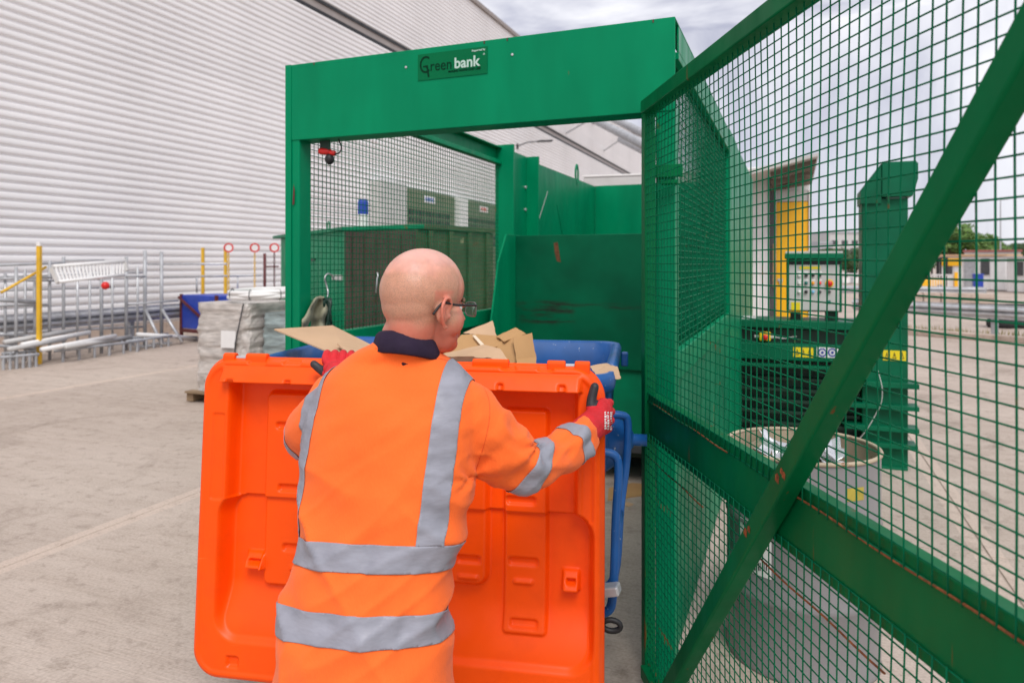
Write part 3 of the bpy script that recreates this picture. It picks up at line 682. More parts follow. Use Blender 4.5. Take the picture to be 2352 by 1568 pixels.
tcb = plate(MB(), tcx, .004, .0015).build('torn_cardboard', m_card2); tag(tcb, 'torn pale cardboard scrap draped over the right edge of the bin', 'cardboard')

# ================================================================== GREY DRUM OF OFFCUTS BEHIND THE GATE
DC = Rt*1.247+Fw*3.06; DR, DH = .307, .888
drum = thing('steel_drum', 'open grey steel drum standing behind the mesh gate', 'drum', DC)
MB().lathe([(0,.01),(DR-.01,.01),(DR,0),(DR+.004,.012),(DR,.026),(DR,.29),(DR+.006,.30),(DR,.312),(DR,.585),(DR+.006,.595),(DR,.607),(DR,DH-.012)], 56, DC).build('shell', m_drum, drum, smooth=True)
MB().lathe([(DR-.006,DH-.012),(DR-.006,.3),(0,.3)], 48, DC).build('lining', m_drumin, drum, smooth=True)
MB().tube([DC+Vector((math.cos(t)*DR, math.sin(t)*DR, DH-.006)) for t in [2*math.pi*k/56 for k in range(56)]], .009, 8, True).build('rim', m_drumin, drum, smooth=True)
def curved(px0, px1, py0, py1, mt, name, off=.0015):
    b = MB(); vs = []; n = 10
    o = Vector((0,0,EYE))
    def hit(px, py):
        r = at(px, py, 1)-o; R0 = DR+off
        ox, oy = -DC.x, -DC.y; A = r.x**2+r.y**2; B = 2*(ox*r.x+oy*r.y); Cc = ox*ox+oy*oy-R0*R0
        k = (-B-math.sqrt(B*B-4*A*Cc))/(2*A); return o+r*k
    for py in (py0, py1):
        z = hit((px0+px1)/2, py).z
        for i in range(n+1):
            p = hit(px0+(px1-px0)*i/n, py); p.z = z; vs.append(p)
    b.add(vs, [(i, n+1+i, n+2+i, i+1) for i in range(n)]); return b.build(name, mt, drum, smooth=True)
curved(1700, 1772, 1200, 1318, m_white, 'paper_label')
for k, (a, c) in enumerate(((1706,1764),(1706,1740),(1706,1752),(1706,1728))):
    curved(a, c, 1212+k*18, 1216+k*18, m_dgrey, 'print_line', .0028)
for k in range(9): curved(1724+k*4.4, 1724+k*4.4+(1.4 if k % 2 else 2.6), 1292, 1310, m_black, 'barcode_bar', .0028)
curved(1946, 1984, 1120, 1150, mat('faded_yellow', (.42,.34,.05), .5, .2, 20), 'hazard_patch')
for k in range(18):
    rs = random.Random(k*3+1); a = rs.uniform(0, 6.28); rr_ = rs.uniform(.02, .2); c = DC+Vector((math.cos(a)*rr_, math.sin(a)*rr_, .74+rs.uniform(0,.12)))
    M = Matrix.Rotation(rs.uniform(0,6.28),4,'Z') @ Matrix.Rotation(rs.uniform(-.7,.7),4,'X') @ Matrix.Rotation(rs.uniform(-.5,.5),4,'Y')
    L_, w_ = rs.uniform(.16,.30), rs.uniform(.05,.12); b = MB(); vs = []; n = 8
    for i in range(n+1):
        for j in range(4):
            vs.append(c+(M @ Vector((-L_/2+L_*i/n, w_*(j/3-.5), .02*math.sin(i*1.1+k)+.018*abs(j-1.5)+rs.uniform(-.006,.006)))))
    b.add(vs, [(i*4+j, i*4+4+j, i*4+5+j, i*4+1+j) for i in range(n) for j in range(3)])
    o = b.build('foil_offcut', m_foil); o.modifiers.new('t','SOLIDIFY').thickness = .002
    tag(o, 'crumpled shiny metal offcut in the grey drum', 'scrap', 'metal offcuts in the drum')

# ================================================================== HYDRAULIC UNIT WITH CONTROL CABINET (right of the compactor)
hu = thing('hydraulic_unit', 'green hydraulic press unit with tall hooded column and control cabinet', 'machine', (.4, 6.6, 0))
UY = 6.5
def up(x, y, Y=UY): return onY(x, y, Y)
def ubox(name, x0, y0, x1, y1, Y, dep, mt, bevel=.006, parent=hu, label=None):
    a, c = up(x0, y0, Y), up(x1, y1, Y); xm = (x0+x1)/2; z1, z0 = up(xm, y0, Y).z, up(xm, y1, Y).z
    return MB().box(a.x, c.x, Y, Y+dep, z0, z1).build(name, mt, parent, bevel=bevel, label=label)
ca, cb_ = up(1980, 700).x, up(2086, 700).x
ztop = up(2030, 372).z
MB().box(ca, cb_, UY, UY+.34, 0, up(2030, 455).z).build('column', m_mach, hu, bevel=.008)
hd = MB(); zA, zB = up(2060,452).z, up(2060,372).z; xh0 = up(2025,400).x; xh1 = up(2108,400).x
hd.prism([(xh0,UY-.03,zB),(xh1-.02,UY-.03,zB),(xh1,UY-.03,zB-.02),(xh1,UY-.03,zA+.14),(cb_+.03,UY-.03,zA),(xh0,UY-.03,zA)], (0,.42,0)).build('hood', m_mach, hu, bevel=.004)
MB().prism([(xh0-.003,UY-.02,zB-.01),(xh0-.003,UY+.36,zB-.01),(ca-.01,UY+.36,zB-.22),(ca-.01,UY-.02,zB-.22)][::1], (0,0,-.012)).prism([(ca-.012,UY-.02,zB-.23),(xh0-.004,UY-.02,zB-.03),(xh0-.004,UY-.02,zA-.05),(ca-.012,UY-.02,zA-.05)], (0,.36,0)).build('hood_slope', m_mach, hu)
MB().box(up(2035,400).x, up(2078,400).x, UY-.036, UY-.03, zA-.02, zA-.005).build('hood_slot', m_dkgreen, hu)
# body: beams, plates, ledges
ubox('top_ledge', 1690, 737, 1982, 755, UY+.02, .5, m_mach); ubox('dark_box', 1692, 756, 1979, 790, UY+.10, .4, m_dkgreen)
beam = ubox('beam', 1690, 791, 1979, 829, UY-.02, .45, m_mach, .008)
ubox('slot_body', 1692, 830, 1979, 1075, UY+.14, .3, m_dkgreen)
for y0, y1, x1, dep in ((840,846,1979,.13),(878,890,2112,.20),(930,940,2112,.18),(980,990,2112,.18),(1018,1028,2108,.2)):
    x0 = 1695 if x1 < 2000 else 1940
    ubox('fork_plate', x0, y0, x1, y1, UY-.07, dep, m_mach, .003)
for k in range(7):
    ubox('grille_bar', 1700, 868+k*26, 1975, 875+k*26, UY+.05, .08, m_dkgreen, .002)
ubox('base_plate', 1700, 1058, 2086, 1076, UY-.03, .5, m_mach)
ubox('pipe_cover', 1700, 730, 1735, 738, UY+.1, .3, m_grey)
# stickers
def sticker(x0, y0, x1, y1, Y, mt, name='sticker', par=hu, lab=None): return ubox(name, x0, y0, x1, y1, Y, .003, mt, 0, par, lab)
m_signy = mat('warning_yellow', (.80,.62,.01), .4, .04, 4); m_signb = mat('mandatory_blue', (.012,.03,.30), .4, .04, 4)
def wtri(cx, cy, h, Y, par):
    a, c, e = up(cx, cy-h, Y), up(cx-h*.62, cy+h, Y), up(cx+h*.62, cy+h, Y); m0 = (a+c+e)/3
    b = MB()
    P = [a, c, e]
    for i in range(3):
        p, q = P[i], P[(i+1) % 3]; b.prism([p, q, q+(m0-q)*.3, p+(m0-p)*.3], (0,-.001,0))
    b.prism([up(cx-h*.08,cy-h*.3,Y), up(cx+h*.08,cy-h*.3,Y), up(cx+h*.05,cy+h*.6,Y), up(cx-h*.05,cy+h*.6,Y)], (0,-.001,0))
    b.build('warning_mark', m_black, par)
s1 = sticker(1822, 798, 1868, 820, UY-.024, m_signy, lab='yellow warning sticker')
for k in range(3): wtri(1831+k*14, 808, 7, UY-.0245, s1)
s2 = sticker(1876, 798, 1926, 821, UY-.024, m_white, lab='white sticker with two blue mandatory discs')
for k in range(2):
    c = up(1889+k*23, 809.5, UY-.0245)
    MB().lathe([(.024,0),(.036,0),(.036,.001),(.024,.001)], 20, c, Matrix.Rotation(rad(90),4,'X')).lathe([(0,0),(.012,0),(.012,.001),(0,.001)], 12, c, Matrix.Rotation(rad(90),4,'X')).build('blue_disc', m_signb, s2)
s3 = sticker(2028, 805, 2081, 828, UY-.004, m_signy, lab='yellow warning stickers on the column')
for k in range(3): wtri(2037+k*17.5, 816, 8, UY-.0045, s3)
es = ubox('emergency_stop_box', 1744, 762, 1770, 783, UY+.04, .08, m_signy, .008)
c = up(1758, 774, UY+.038); MB().lathe([(0,.03),(.022,.03),(.026,.022),(.016,.0)], 14, c, Matrix.Rotation(rad(90),4,'X')).build('red_button', m_red, es, smooth=True)
MB().tube([up(1733,772,UY+.09), up(1782,774,UY+.09)], .014, 8).build('cable_gland', m_white, es)
MB().tube([Vector(v) for v in crom([up(1782,774,UY+.09), up(1800,777,UY+.09), up(1830,772,UY+.09)], 5)], .006, 6).build('cable', m_white, es)
# cabinet
CYb = UY+.12
cab = ubox('control_cabinet', 1806, 592, 1934, 716, CYb, .26, m_mach, .006)
ubox('cabinet_roof', 1802, 582, 1938, 594, CYb-.07, .36, m_mach, .004, cab); ubox('roof_edge', 1804, 577, 1936, 582, CYb-.06, .34, m_grey, .002, cab)
ubox('painted_roof_shade', 1808, 595, 1932, 607, CYb-.006, .005, m_black, 0, cab)  # black strip painting in the shade under the cabinet roof
dr = ubox('cabinet_door', 1812, 608, 1928, 713, CYb-.02, .019, m_grey, .004, cab)
ubox('cabinet_leg', 1815, 717, 1840, 740, CYb+.05, .06, m_dkgreen, .003, cab); ubox('cabinet_leg', 1895, 717, 1925, 740, CYb+.05, .06, m_dkgreen, .003, cab)
ubox('door_label', 1836, 612, 1884, 618, CYb-.0235, .003, m_signy, 0, cab)
m_teal = mat('teal_button', (.005,.14,.12), .3, .05, 8); m_amber = mat('amber_button', (.85,.33,.01), .3, .05, 8); m_lblue = mat('pale_blue_button', (.2,.45,.68), .3, .05, 8); m_rbtn = mat('bright_red_button', (.85,.05,.05), .3, .05, 8)
def knob(px, py, r, mt, h=.02):
    MB().lathe([(0,h),(r*.8,h),(r,h*.8),(r,0)], 14, up(px, py, CYb-.0205), Matrix.Rotation(rad(90),4,'X')).build('push_button', mt, cab, smooth=True)
for i, (y, ms) in enumerate(((632,(m_white,m_black,m_black,m_black)),(650,(m_white,m_teal,m_amber,m_rbtn)),(670,(m_white,m_black,m_lblue,m_dgrey)))):
    for j, mt in enumerate(ms):
        knob(1836+j*15.6, y, .014, mt)
        if i < 2: ubox('legend_plate', 1831+j*15.6, y-9, 1841+j*15.6, y-4.5, CYb-.0225, .002, m_white, 0, cab)
MB().lathe([(0,.004),(.034,.004),(.034,0)], 18, up(1905,651,CYb-.0205), Matrix.Rotation(rad(90),4,'X')).build('button_shroud', m_signy, cab)
knob(1905, 651, .025, m_red, .04); knob(1905, 670, .012, m_dgrey)
ubox('key_switch', 1899, 690, 1908, 696, CYb-.026, .006, m_teal, 0, cab)
ws = ubox('warning_sticker', 1817, 694, 1838, 712, CYb-.0235, .003, m_signy, 0, cab)
# loose cable at the machine's end
cbp = [Vector(v) for v in crom([up(2016,850,UY-.03), up(2026,890,UY-.08), up(2024,925,UY-.09), up(2012,950,UY-.08), up(1996,978,UY-.1), up(1980,1000,UY-.09), up(1962,1018,UY-.08)], 6)]
lc = MB().tube(cbp, .0032, 6).build('loose_cable', m_grey, smooth=True); tag(lc, 'thin pale cable dangling down the green machine beside its column', 'cable')

# ================================================================== BEHIND THE CAGE: CONTAINERS
def quadbox(name, a, b, c, z0, z1, mt, parent, bevel=.008, label=None):   # a,b,c ground points; box on parallelogram a-b, b-c
    a, b, c = [Vector((p.x, p.y, 0)) for p in (a, b, c)]; d = a+(c-b)
    vs = [p+UZ*z for z in (z0, z1) for p in (a, b, c, d)]
    q = MB().add(vs, [(0,3,2,1),(4,5,6,7),(0,1,5,4),(1,2,6,5),(2,3,7,6),(3,0,4,7)]); o = q.build(name, mt, parent, bevel=bevel, label=label)
    bm = bmesh.new(); bm.from_mesh(o.data); bmesh.ops.recalc_face_normals(bm, faces=bm.faces); bm.to_mesh(o.data); bm.free(); return o
kA, kB, kC = at(645,600,11.0), at(790,600,8.5), at(955,600,8.04)      # left end, near corner, right corner
ctop = 2.11
con = thing('waste_container', 'green steel waste container with overhanging lid behind the mesh', 'container', (kA+kB)/2-UZ*((kA+kB)/2).z)
quadbox('body', kA, kB, kC, .72, ctop-.05, m_green, con)
ex = (kB-kA).normalized(); ey = (kC-kB).normalized()
quadbox('lid', kA-ex*.22-ey*.1, kB+ex*.04-ey*.05, kC+ex*.04+ey*.1, ctop-.049, ctop, m_green2, con)
quadbox('base_skirt', kA-ex*.05-ey*.05, kB+ex*.05-ey*.05, kC+ex*.05, .58, .719, m_green, con)
for p in (kA+ex*.15+ey*.08, kB-ex*.3+ey*.08, (kA+kB)/2+ey*.08):
    quadbox('leg', p, p+ex*.16, p+ex*.16+ey*.16, 0, .579, m_green2, con)
zs2 = 1.0
quadbox('side_panel', kB+ex*.012+ey*.0, kB+ex*.02, kB+ex*.02+(kC-kB), .75, ctop-.06, m_brownshade, con, label='dark brown weathered side')
for k in range(6):
    p = kB+ex*.022+(kC-kB)*(.06+.17*k); quadbox('side_rib', p, p+ex*.03, p+ex*.03+ey*.03, .8, ctop-.1, m_brownshade, con)
# handle slot, small label on the green end
hp = kA+(kB-kA)*.5; 
q0, q1 = kA+(kB-kA)*.45-ey*.012, kA+(kB-kA)*.62-ey*.012
MB().bar(q0-UZ*(q0.z-1.72), q1-UZ*(q1.z-1.72), .012, .03).build('handle_slot', m_dkgreen, con)
q0, q1 = kA+(kB-kA)*.86-ey*.012, kA+(kB-kA)*.99-ey*.012
MB().bar(q0-UZ*(q0.z-1.50), q1-UZ*(q1.z-1.50), .010, .06).build('printed_label', m_grey, con)
le2 = kA+(kB-kA)*.80; le2.z = ctop
MB().tube([le2+ex*(.05*math.cos(t))+UZ*(.04+.05*math.sin(t)) for t in [2*math.pi*k/12 for k in range(12)]], .009, 6, True).build('lifting_ring', m_green2, con)
kD, kE = at(958,600,8.75), at(1134,600,9.9); eyo = (kE-kD).normalized(); exo = Vector((-eyo.y, eyo.x, 0))
oc = thing('olive_skip', 'weathered olive green skip with scratched paint behind the mesh', 'skip', (kD+kE)/2-UZ*((kD+kE)/2).z)
quadbox('body', kD, kE, kE+exo*.5, .3, 2.09, m_olive, oc); quadbox('rim', kD-exo*.04, kE-exo*.04, kE+exo*.54, 2.095, 2.16, m_olive, oc)
for k in range(4):
    p = kD+(kE-kD)*(.12+.25*k)-exo*.04; quadbox('rib', p, p+eyo*.07, p+eyo*.07+exo*.04, .35, 2.08, m_olive, oc)
quadbox('skid', kD+exo*.1, kE+exo*.1, kE+exo*.4, 0, .299, m_olive, oc)
# blue and white bottle standing on the container
bp = at(834, 519, 8.7); bp.z = ctop
bt = thing('plastic_bottle', 'tall blue and white plastic container standing on the green container lid', 'bottle', bp)
MB().lathe([(0,0),(.062,0),(.062,.16),(0,.16)], 20, bp).build('lower_half', m_white, bt, smooth=False)
MB().lathe([(0,.161),(.064,.161),(.064,.31),(.055,.33),(.055,.345),(0,.35)], 20, bp).build('upper_half', m_bluebox, bt)
# garment and hooks on the left mesh
def cp(x, y, o=.05): return onX(x, y, CX0+.03+o)
gar = thing('hung_jacket', 'khaki work jacket hanging from a wire hook on the cage mesh', 'jacket', cp(728, 690))
gb = MB(); vs = []; nr, nc = 14, 9
for i in range(nr+1):
    for j in range(nc+1):
        f = i/nr; g = j/nc; x0 = 722-22*min(1, f*1.6)-3*f; x1 = 748+10*min(1, f*2)
        p = cp(x0+(x1-x0)*g, 682+f*(760-682)+(5*abs(g-.55) if i == 0 else 0), .05+.03*math.sin(g*9+f*2)+.012*math.sin(f*11+g*4)); vs.append(p)
gb.add(vs, [(i*(nc+1)+j, (i+1)*(nc+1)+j, (i+1)*(nc+1)+j+1, i*(nc+1)+j+1) for i in range(nr) for j in range(nc)])
go = gb.build('cloth', m_khaki, gar, smooth=True); go.modifiers.new('t','SOLIDIFY').thickness = .01
sl = MB(); vs = []
for i in range(9):
    for j in range(4): vs.append(cp(744+j*5+i*.7, 684+i*9, .07+.015*math.sin(j*2+i)))
sl.add(vs, [(i*4+j, i*4+4+j, i*4+5+j, i*4+1+j) for i in range(8) for j in range(3)]); so = sl.build('sleeve', m_dkgreen, gar, smooth=True); so.modifiers.new('t','SOLIDIFY').thickness = .008
MB().tube([Vector(v) for v in crom([cp(767,642,.02), cp(762,632,.02), cp(752,629,.02), cp(746,638,.02), cp(749,652,.02), cp(753,668,.03), cp(752,682,.05)], 5)], .004, 6).build('wire_hook', m_wiremetal, gar, smooth=True)
hk = MB().tube([Vector(v) for v in crom([cp(866,626,.02), cp(868,632,.03), cp(866,642,.03), cp(865,660,.03), cp(864,672,.02)], 4)], .0045, 6).build('wire_hook', m_wiremetal, smooth=True)
tag(hk, 'bright straight wire hook hung alone on the cage mesh', 'hook')

# ================================================================== LEFT: WRAPPED PALLET WITH COILED HOSE
wc = gp(522, 930)
wp = thing('wrapped_pallet', 'pallet of stacked sheets in pale stretch film left of the cage', 'pallet', wc)
u1 = (Rt*.93-Fw*.37).normalized(); v1 = Vector((-u1.y, u1.x, 0)); wv = wc+v1*.5
def WP(x, y, z): return wv+u1*x+v1*y+UZ*z
def stack(x0, x1, y0, y1, z0, z1, seed, mt, name, amp=.03):
    rs = random.Random(seed); rings = []; n = 48; lv = 30
    for i in range(lv+1):
        z = z0+(z1-z0)*i/lv; ring = []; off = rs.uniform(-1,1)*amp*.6
        for k in range(n):
            a = 2*math.pi*k/n; cx, sy = math.cos(a), math.sin(a); e = .28
            x = math.copysign(abs(cx)**e, cx); y = math.copysign(abs(sy)**e, sy)
            w = 1+amp*noise.noise(Vector((cx*2, sy*2, z*9+seed)))*1.6+amp*.5*noise.noise(Vector((cx*7, sy*7, z*22)))
            ring.append(WP((x0+x1)/2+(x1-x0)/2*x*w+off*.4, (y0+y1)/2+(y1-y0)/2*y*w, z))
        rings.append(ring)
    return loft(rings).build(name, mt, wp, smooth=False)
stack(-.52, .30, -.5, .45, .14, 1.20, 3, m_film, 'wrapped_stack', .045)
m_film2 = mat('grey_green_film', (.24,.29,.29), .45, .3, 7, stretch=(1,1,5), bump=.8, bscale=14, bstretch=(1,1,3))
stack(.32, .75, -.3, .6, .14, 1.08, 8, m_film2, 'grey_stack', .05)
MB().bar(WP(.12,-.53,.2), WP(.16,-.54,.75), .015, .01).bar(WP(.16,-.54,.75), WP(.26,-.52,1.2), .015, .01).build('strap', m_dgrey, wp)
MB().bar(WP(-.06,-.535,.78), WP(.16,-.535,.78), .006, .2).build('paper_label', m_white, wp)
for k in range(3):
    MB().bar(WP(-.56+.5*k,-.52,.06), WP(-.56+.5*k,.5,.06), .1, .1).build('pallet_block', m_wood, wp)
MB().bar(WP(-.6,-.5,.125), WP(.76,-.5,.125), .12, .022).bar(WP(-.6,.4,.125), WP(.76,.4,.125), .12, .022).bar(WP(-.6,-.05,.125), WP(.76,-.05,.125), .12, .022).build('pallet_board', m_wood, wp)
hc = WP(.20,-.05,1.24)
hose = thing('coiled_hose', 'pale grey hose coiled in a ring on the wrapped pallet', 'hose', hc)
pts = []
for k in range(72):
    a = 2*math.pi*k/24; r = .43+.012*math.sin(k*.9); pts.append(hc+u1*(r*math.cos(a))+v1*(r*math.sin(a))+UZ*(.02+.030*k/24+.02*math.sin(a*1)))
MB().tube(pts, .026, 8).build('coil', m_white, hose, smooth=True)
for a in (200, 245, 285, 330, 30):
    c = hc+u1*(.43*math.cos(rad(a)))+v1*(.43*math.sin(rad(a)))+UZ*.06; rd = u1*math.cos(rad(a))+v1*math.sin(rad(a))
    MB().tube([c+rd*(.036*math.cos(t))+UZ*(.062*math.sin(t)) for t in [2*math.pi*k/12 for k in range(12)]], .005, 5, True).build('cable_tie', m_black, hose)

# ================================================================== LEFT: GUARD RAIL, RACKS, POSTS
def guard_rail(A, B, label, zt=.80, posts=(), grp='crash barriers'):
    A, B = Vector((A.x,A.y,0)), Vector((B.x,B.y,0)); d = (B-A).normalized(); n = Vector((-d.y, d.x, 0))
    if n.dot(-A) < 0: n = -n
    t = thing('guard_rail', label, 'guard rail', (A+B)/2, grp)
    pr = [(0,0),(.0,.05),(.075,.09),(.075,.13),(.0,.155),(.0,.165),(.075,.19),(.075,.23),(.0,.27),(0,.31)]
    b = MB(); vs = []
    for p in (A, B):
        for x, z in pr: vs.append(p+n*x+UZ*(zt-.31+z))
        for x, z in reversed(pr): vs.append(p+n*(x-.006)+UZ*(zt-.31+z))
    m = 2*len(pr); b.add(vs, [(i, (i+1) % m, m+(i+1) % m, m+i) for i in range(m)]); b.build('beam', m_galv, t)
    L_ = (B-A).length
    for s in posts:
        p = A+d*s-n*.08; M = Matrix.Translation(p) @ Matrix.Rotation(math.atan2(d.y, d.x), 4, 'Z')
        MB().box(-.05,.05,-.06,.06,0,zt-.04,M).build('post', m_galv2, t)
guard_rail(Vector((-12.5,-3,0)), Vector((-12.5,27,0)), 'galvanised crash barrier running along the foot of the white warehouse', .80, [1.6+2.4*k for k in range(12)])
def vpost(x, y0, y1, d=None, r=.03, mt=m_galv2, name='post', parent=None, sq=False):
    if d is None: d = FPX*EYE/(y1-HOR)
    a, b = at(x, y1, d), at(x, y0, d)
    b.x, b.y = a.x, a.y
    return (MB().bar(a, b, r*2, r*2, Rt) if sq else MB().tube([a, b], r, 8)).build(name, mt, parent, smooth=not sq)
def hrail(x0, y0, x1, y1, d0, d1, r, mt, name, parent): return MB().tube([at(x0,y0,d0), at(x1,y1,d1)], r, 8).build(name, mt, parent, smooth=True)
# near-left storage rack
r1 = thing('storage_rack', 'grey steel storage rack loaded with tubes, at the far left', 'rack', gp(80, 826))
for x, y0, y1, d in ((37,613,838,11.7),(80,640,829,12.2),(114,599,826,12.35),(146,590,822,12.6)): vpost(x, y0, y1, d, .026, m_galv2, 'upright', r1)
for q in ((-40,610,150,604,11.5,12.6,.024),(-40,641,120,637,11.6,12.3,.02),(-40,686,84,694,11.4,12.1,.036),(-40,702,110,700,11.6,12.3,.022),(-60,765,90,772,11.4,12.1,.02),(-60,788,118,806,11.3,12.2,.024),(36,642,148,646,11.7,12.6,.018)):
    hrail(*q, m_galv2, 'rail', r1)
dg = MB().tube([at(2,672,11.3), at(106,613,12.0)], .022, 8).build('yellow_rod', m_yellow, smooth=True); tag(dg, 'thin yellow rod leaning diagonally in the far left rack', 'rod')
def raild(x): return 12.5/(.368-.93*(x-1176)/FPX)
r3 = thing('storage_rack', 'light grey rack frame standing deepest, close to the crash barrier at left', 'rack', at(180, 770, 13.0))
for x, y0, y1 in ((12,628,772),(58,618,770),(178,612,768),(206,622,766),(258,606,765),(316,612,764)): vpost(x, y0, HOR+FPX*EYE/(raild(x)-.25), raild(x)-.25, .022, m_galv, 'upright', r3)
for q in ((-30,636,330,626,.018),(-30,668,262,660,.02),(-30,768,330,750,.022),(178,612,260,662,.016)): hrail(*q[:4], raild(q[0])-.22, raild(q[2])-.22, q[4], m_galv, 'rail', r3)
# middle rack
r2 = thing('storage_rack', 'tall grey rack frame holding the white slatted ladder', 'rack', gp(290, 792))
for x, y0, y1, d in ((233,640,812,13.2),(290,590,804,13.75)): vpost(x, y0, y1, d, .03, m_galv2, 'upright', r2)
for q in ((290,634,334,635,13.7,14.2,.02),(146,598,240,597,12.7,13.3,.012),(290,700,410,690,13.8,14.9,.02)): hrail(*q, m_galv2, 'rail', r2)
kn = MB().ell(at(242,656,12.7), (.07,.07,.07)).build('red_float', m_red, smooth=True); tag(kn, 'small red ball hanging under the white slatted ladder', 'ball')
# braced posts
for x, y0, y1, xb, yb, lab in ((333,575,767,372,768,'grey post with diagonal foot brace, nearer the slatted ladder'),(371,578,765,418,764,'grey post with diagonal foot brace, nearer the blue stillage')):
    d = 14.35+(x-333)*.013; y1 = HOR+FPX*EYE/d; yb = y1-4; t = thing('braced_post', lab, 'post', at(x, y1, d)); vpost(x, y0, y1, d, .034, m_galv2, 'upright', t)
    hrail(x, 709, xb, yb, d, d-.15, .03, m_galv, 'brace', t); MB().box(-.15,.15,-.15,.15,0,.02, Matrix.Translation((t.location.x, t.location.y, 0))).build('foot_plate', m_galv2, t)
# yellow posts
for x, y0, y1, lab in ((90,565,836,'tall yellow post standing alone in front of the left rack'),(466,575,770,'yellow post behind the pallet, left of the two beside the blue stillage'),(518,576,768,'yellow post behind the coiled hose, right of the two')):
    d = FPX*EYE/(y1-HOR); t = thing('yellow_post', lab, 'post', at(x, y1, d), 'yellow posts'); vpost(x, y0, y1, d, .030, m_yellow, 'shaft', t, True)
    p = at(x, y0, d); MB().bar(Vector((t.location.x,t.location.y,p.z)), Vector((t.location.x,t.location.y,p.z+.06)), .061, .061, Rt).build('cap', m_white if x == 90 else m_yellow, t)
rl = MB().tube([at(340,607,16.2), at(520,606,15.4)], .025, 8).build('hand_rail', m_galv, smooth=True); tag(rl, 'upper grey hand rail between the braced posts and the yellow posts', 'rail')
rl2 = thing('hand_rail', 'lower grey hand rail on short posts behind the blue stillage', 'rail', at(470, 640, 16.4))
hrail(374,636,600,632,16.4,15.6,.02,m_galv,'bar',rl2); vpost(452,636,672,16.2,.02,m_galv,'short_post',rl2); vpost(546,634,672,15.8,.02,m_galv,'short_post',rl2)
rb = thing('rusty_post', 'brown rusty post beside the chain, left of the green container', 'post', at(608,765,15.0)); vpost(608,582,765,15.0,.03,m_maroon,'shaft',rb); hrail(608,612,640,612,15,15,.015,m_maroon,'arm',rb)
# white slatted ladder leaning on the racks
la = thing('slatted_ladder', 'white plastic slatted ladder laid across the racks', 'ladder', at(205, 640, 13.6))
A0, A1, B0, B1 = at(122,612,12.0), at(288,600,13.3), at(136,647,11.9), at(286,631,13.2)
MB().tube([A0,A1], .035, 8).build('rail', m_white, la, smooth=True); MB().tube([B0,B1], .03, 8).build('rail', m_white, la, smooth=True)
for k in range(20):
    f = (k+.5)/20; MB().bar(A0+(A1-A0)*f, B0+(B1-B0)*f, .028, .022, Fw).build('slat', m_white, la)
MB().bar(at(118,616,12.0), at(134,650,11.9), .06, .05, Fw).build('end_block', m_grey, la); MB().bar(at(286,596,13.3), at(292,622,13.25), .06, .05, Fw).build('end_block', m_grey, la)
# tubes and ladder frames lying on the ground
for k, (x0,y0,x1,y1) in enumerate(((10,786,170,758),(50,792,205,763),(20,802,150,778),(95,803,265,771),(150,797,300,773),(315,768,450,776))):
    lab = 'pale steel tube in the pile on the ground below the racks' if k < 5 else 'pale steel tube lying at the feet of the braced posts'
    o = MB().tube([at(x0,y0,raild(x0)-.75-.12*k % .5), at(x1,y1,raild(x1)-.6-.1*k % .4)], .042, 10).build('steel_tube', m_white if k % 2 else m_grey, smooth=True)
    tag(o, lab, 'tube', 'steel tubes on the ground')
for k, (x0,y0,x1,y1,h) in enumerate(((125,834,330,806,20),(0,850,90,842,16),(290,808,395,794,12))):
    t = thing('ladder_frame', ('grey ladder frame lying in front of the tube pile','grey ladder frame lying at the far left edge','short grey ladder frame lying below the braced posts')[k], 'frame', gp(x0,y0))
    a, b2 = gp(x0,y0), gp(x1,y1); dv = Fw*.45-Rt*.3
    MB().tube([a+UZ*.2,b2+UZ*.2],.025,8).build('rail',m_galv2,t,smooth=True); MB().tube([a+dv+UZ*.2,b2+dv+UZ*.2],.025,8).build('rail',m_galv2,t,smooth=True)
    for q in range(6):
        p = a+(b2-a)*((q+.5)/6); MB().tube([p+UZ*.2,p+dv+UZ*.2],.018,6).build('rung',m_galv2,t); MB().tube([p+UZ*0,p+UZ*.2],.022,6).build('leg',m_galv2,t)
# blue stillage
sbl = thing('blue_stillage', 'blue sheet metal stillage with dark red frame beside the wrapped pallet', 'stillage', at(440,752,15.2))
sa, sb_ = at(412,700,15.4), at(496,700,14.6); sdv = (sb_-sa).normalized(); snv = Vector((-sdv.y, sdv.x, 0))
quadbox('tray', sa+sdv*.03+snv*.03, sb_-sdv*.03+snv*.03, sb_-sdv*.03+snv*.9, .28, 1.0, m_bluebox, sbl)
for p in (sa, sb_-sdv*.06): quadbox('corner_post', p, p+sdv*.06, p+sdv*.06+snv*.06, 0, 1.02, m_maroon, sbl)
quadbox('bottom_rail', sa+sdv*.061, sb_-sdv*.061, sb_-sdv*.061+snv*.05, .2, .27, m_maroon, sbl); MB().bar(sa+UZ*(-sa.z+.95)-snv*.02, sb_+UZ*(-sb_.z+.3)-snv*.02, .03, .05).build('cross_brace', m_maroon, sbl)
s2a, s2b = at(540,690,14.2), at(660,690,13.2); d2 = (s2b-s2a).normalized(); n2 = Vector((-d2.y,d2.x,0))
sb2 = thing('blue_stillage', 'blue stillage with red oxide top frame half hidden behind the green container', 'stillage', at(600,750,13.8))
quadbox('tray', s2a, s2b, s2b+n2*.9, .2, 1.0, m_bluebox, sb2); quadbox('top_frame', s2a-d2*.04-n2*.04, s2b+d2*.04-n2*.04, s2b+d2*.04+n2*.94, 1.005, 1.07, m_maroon, sb2)
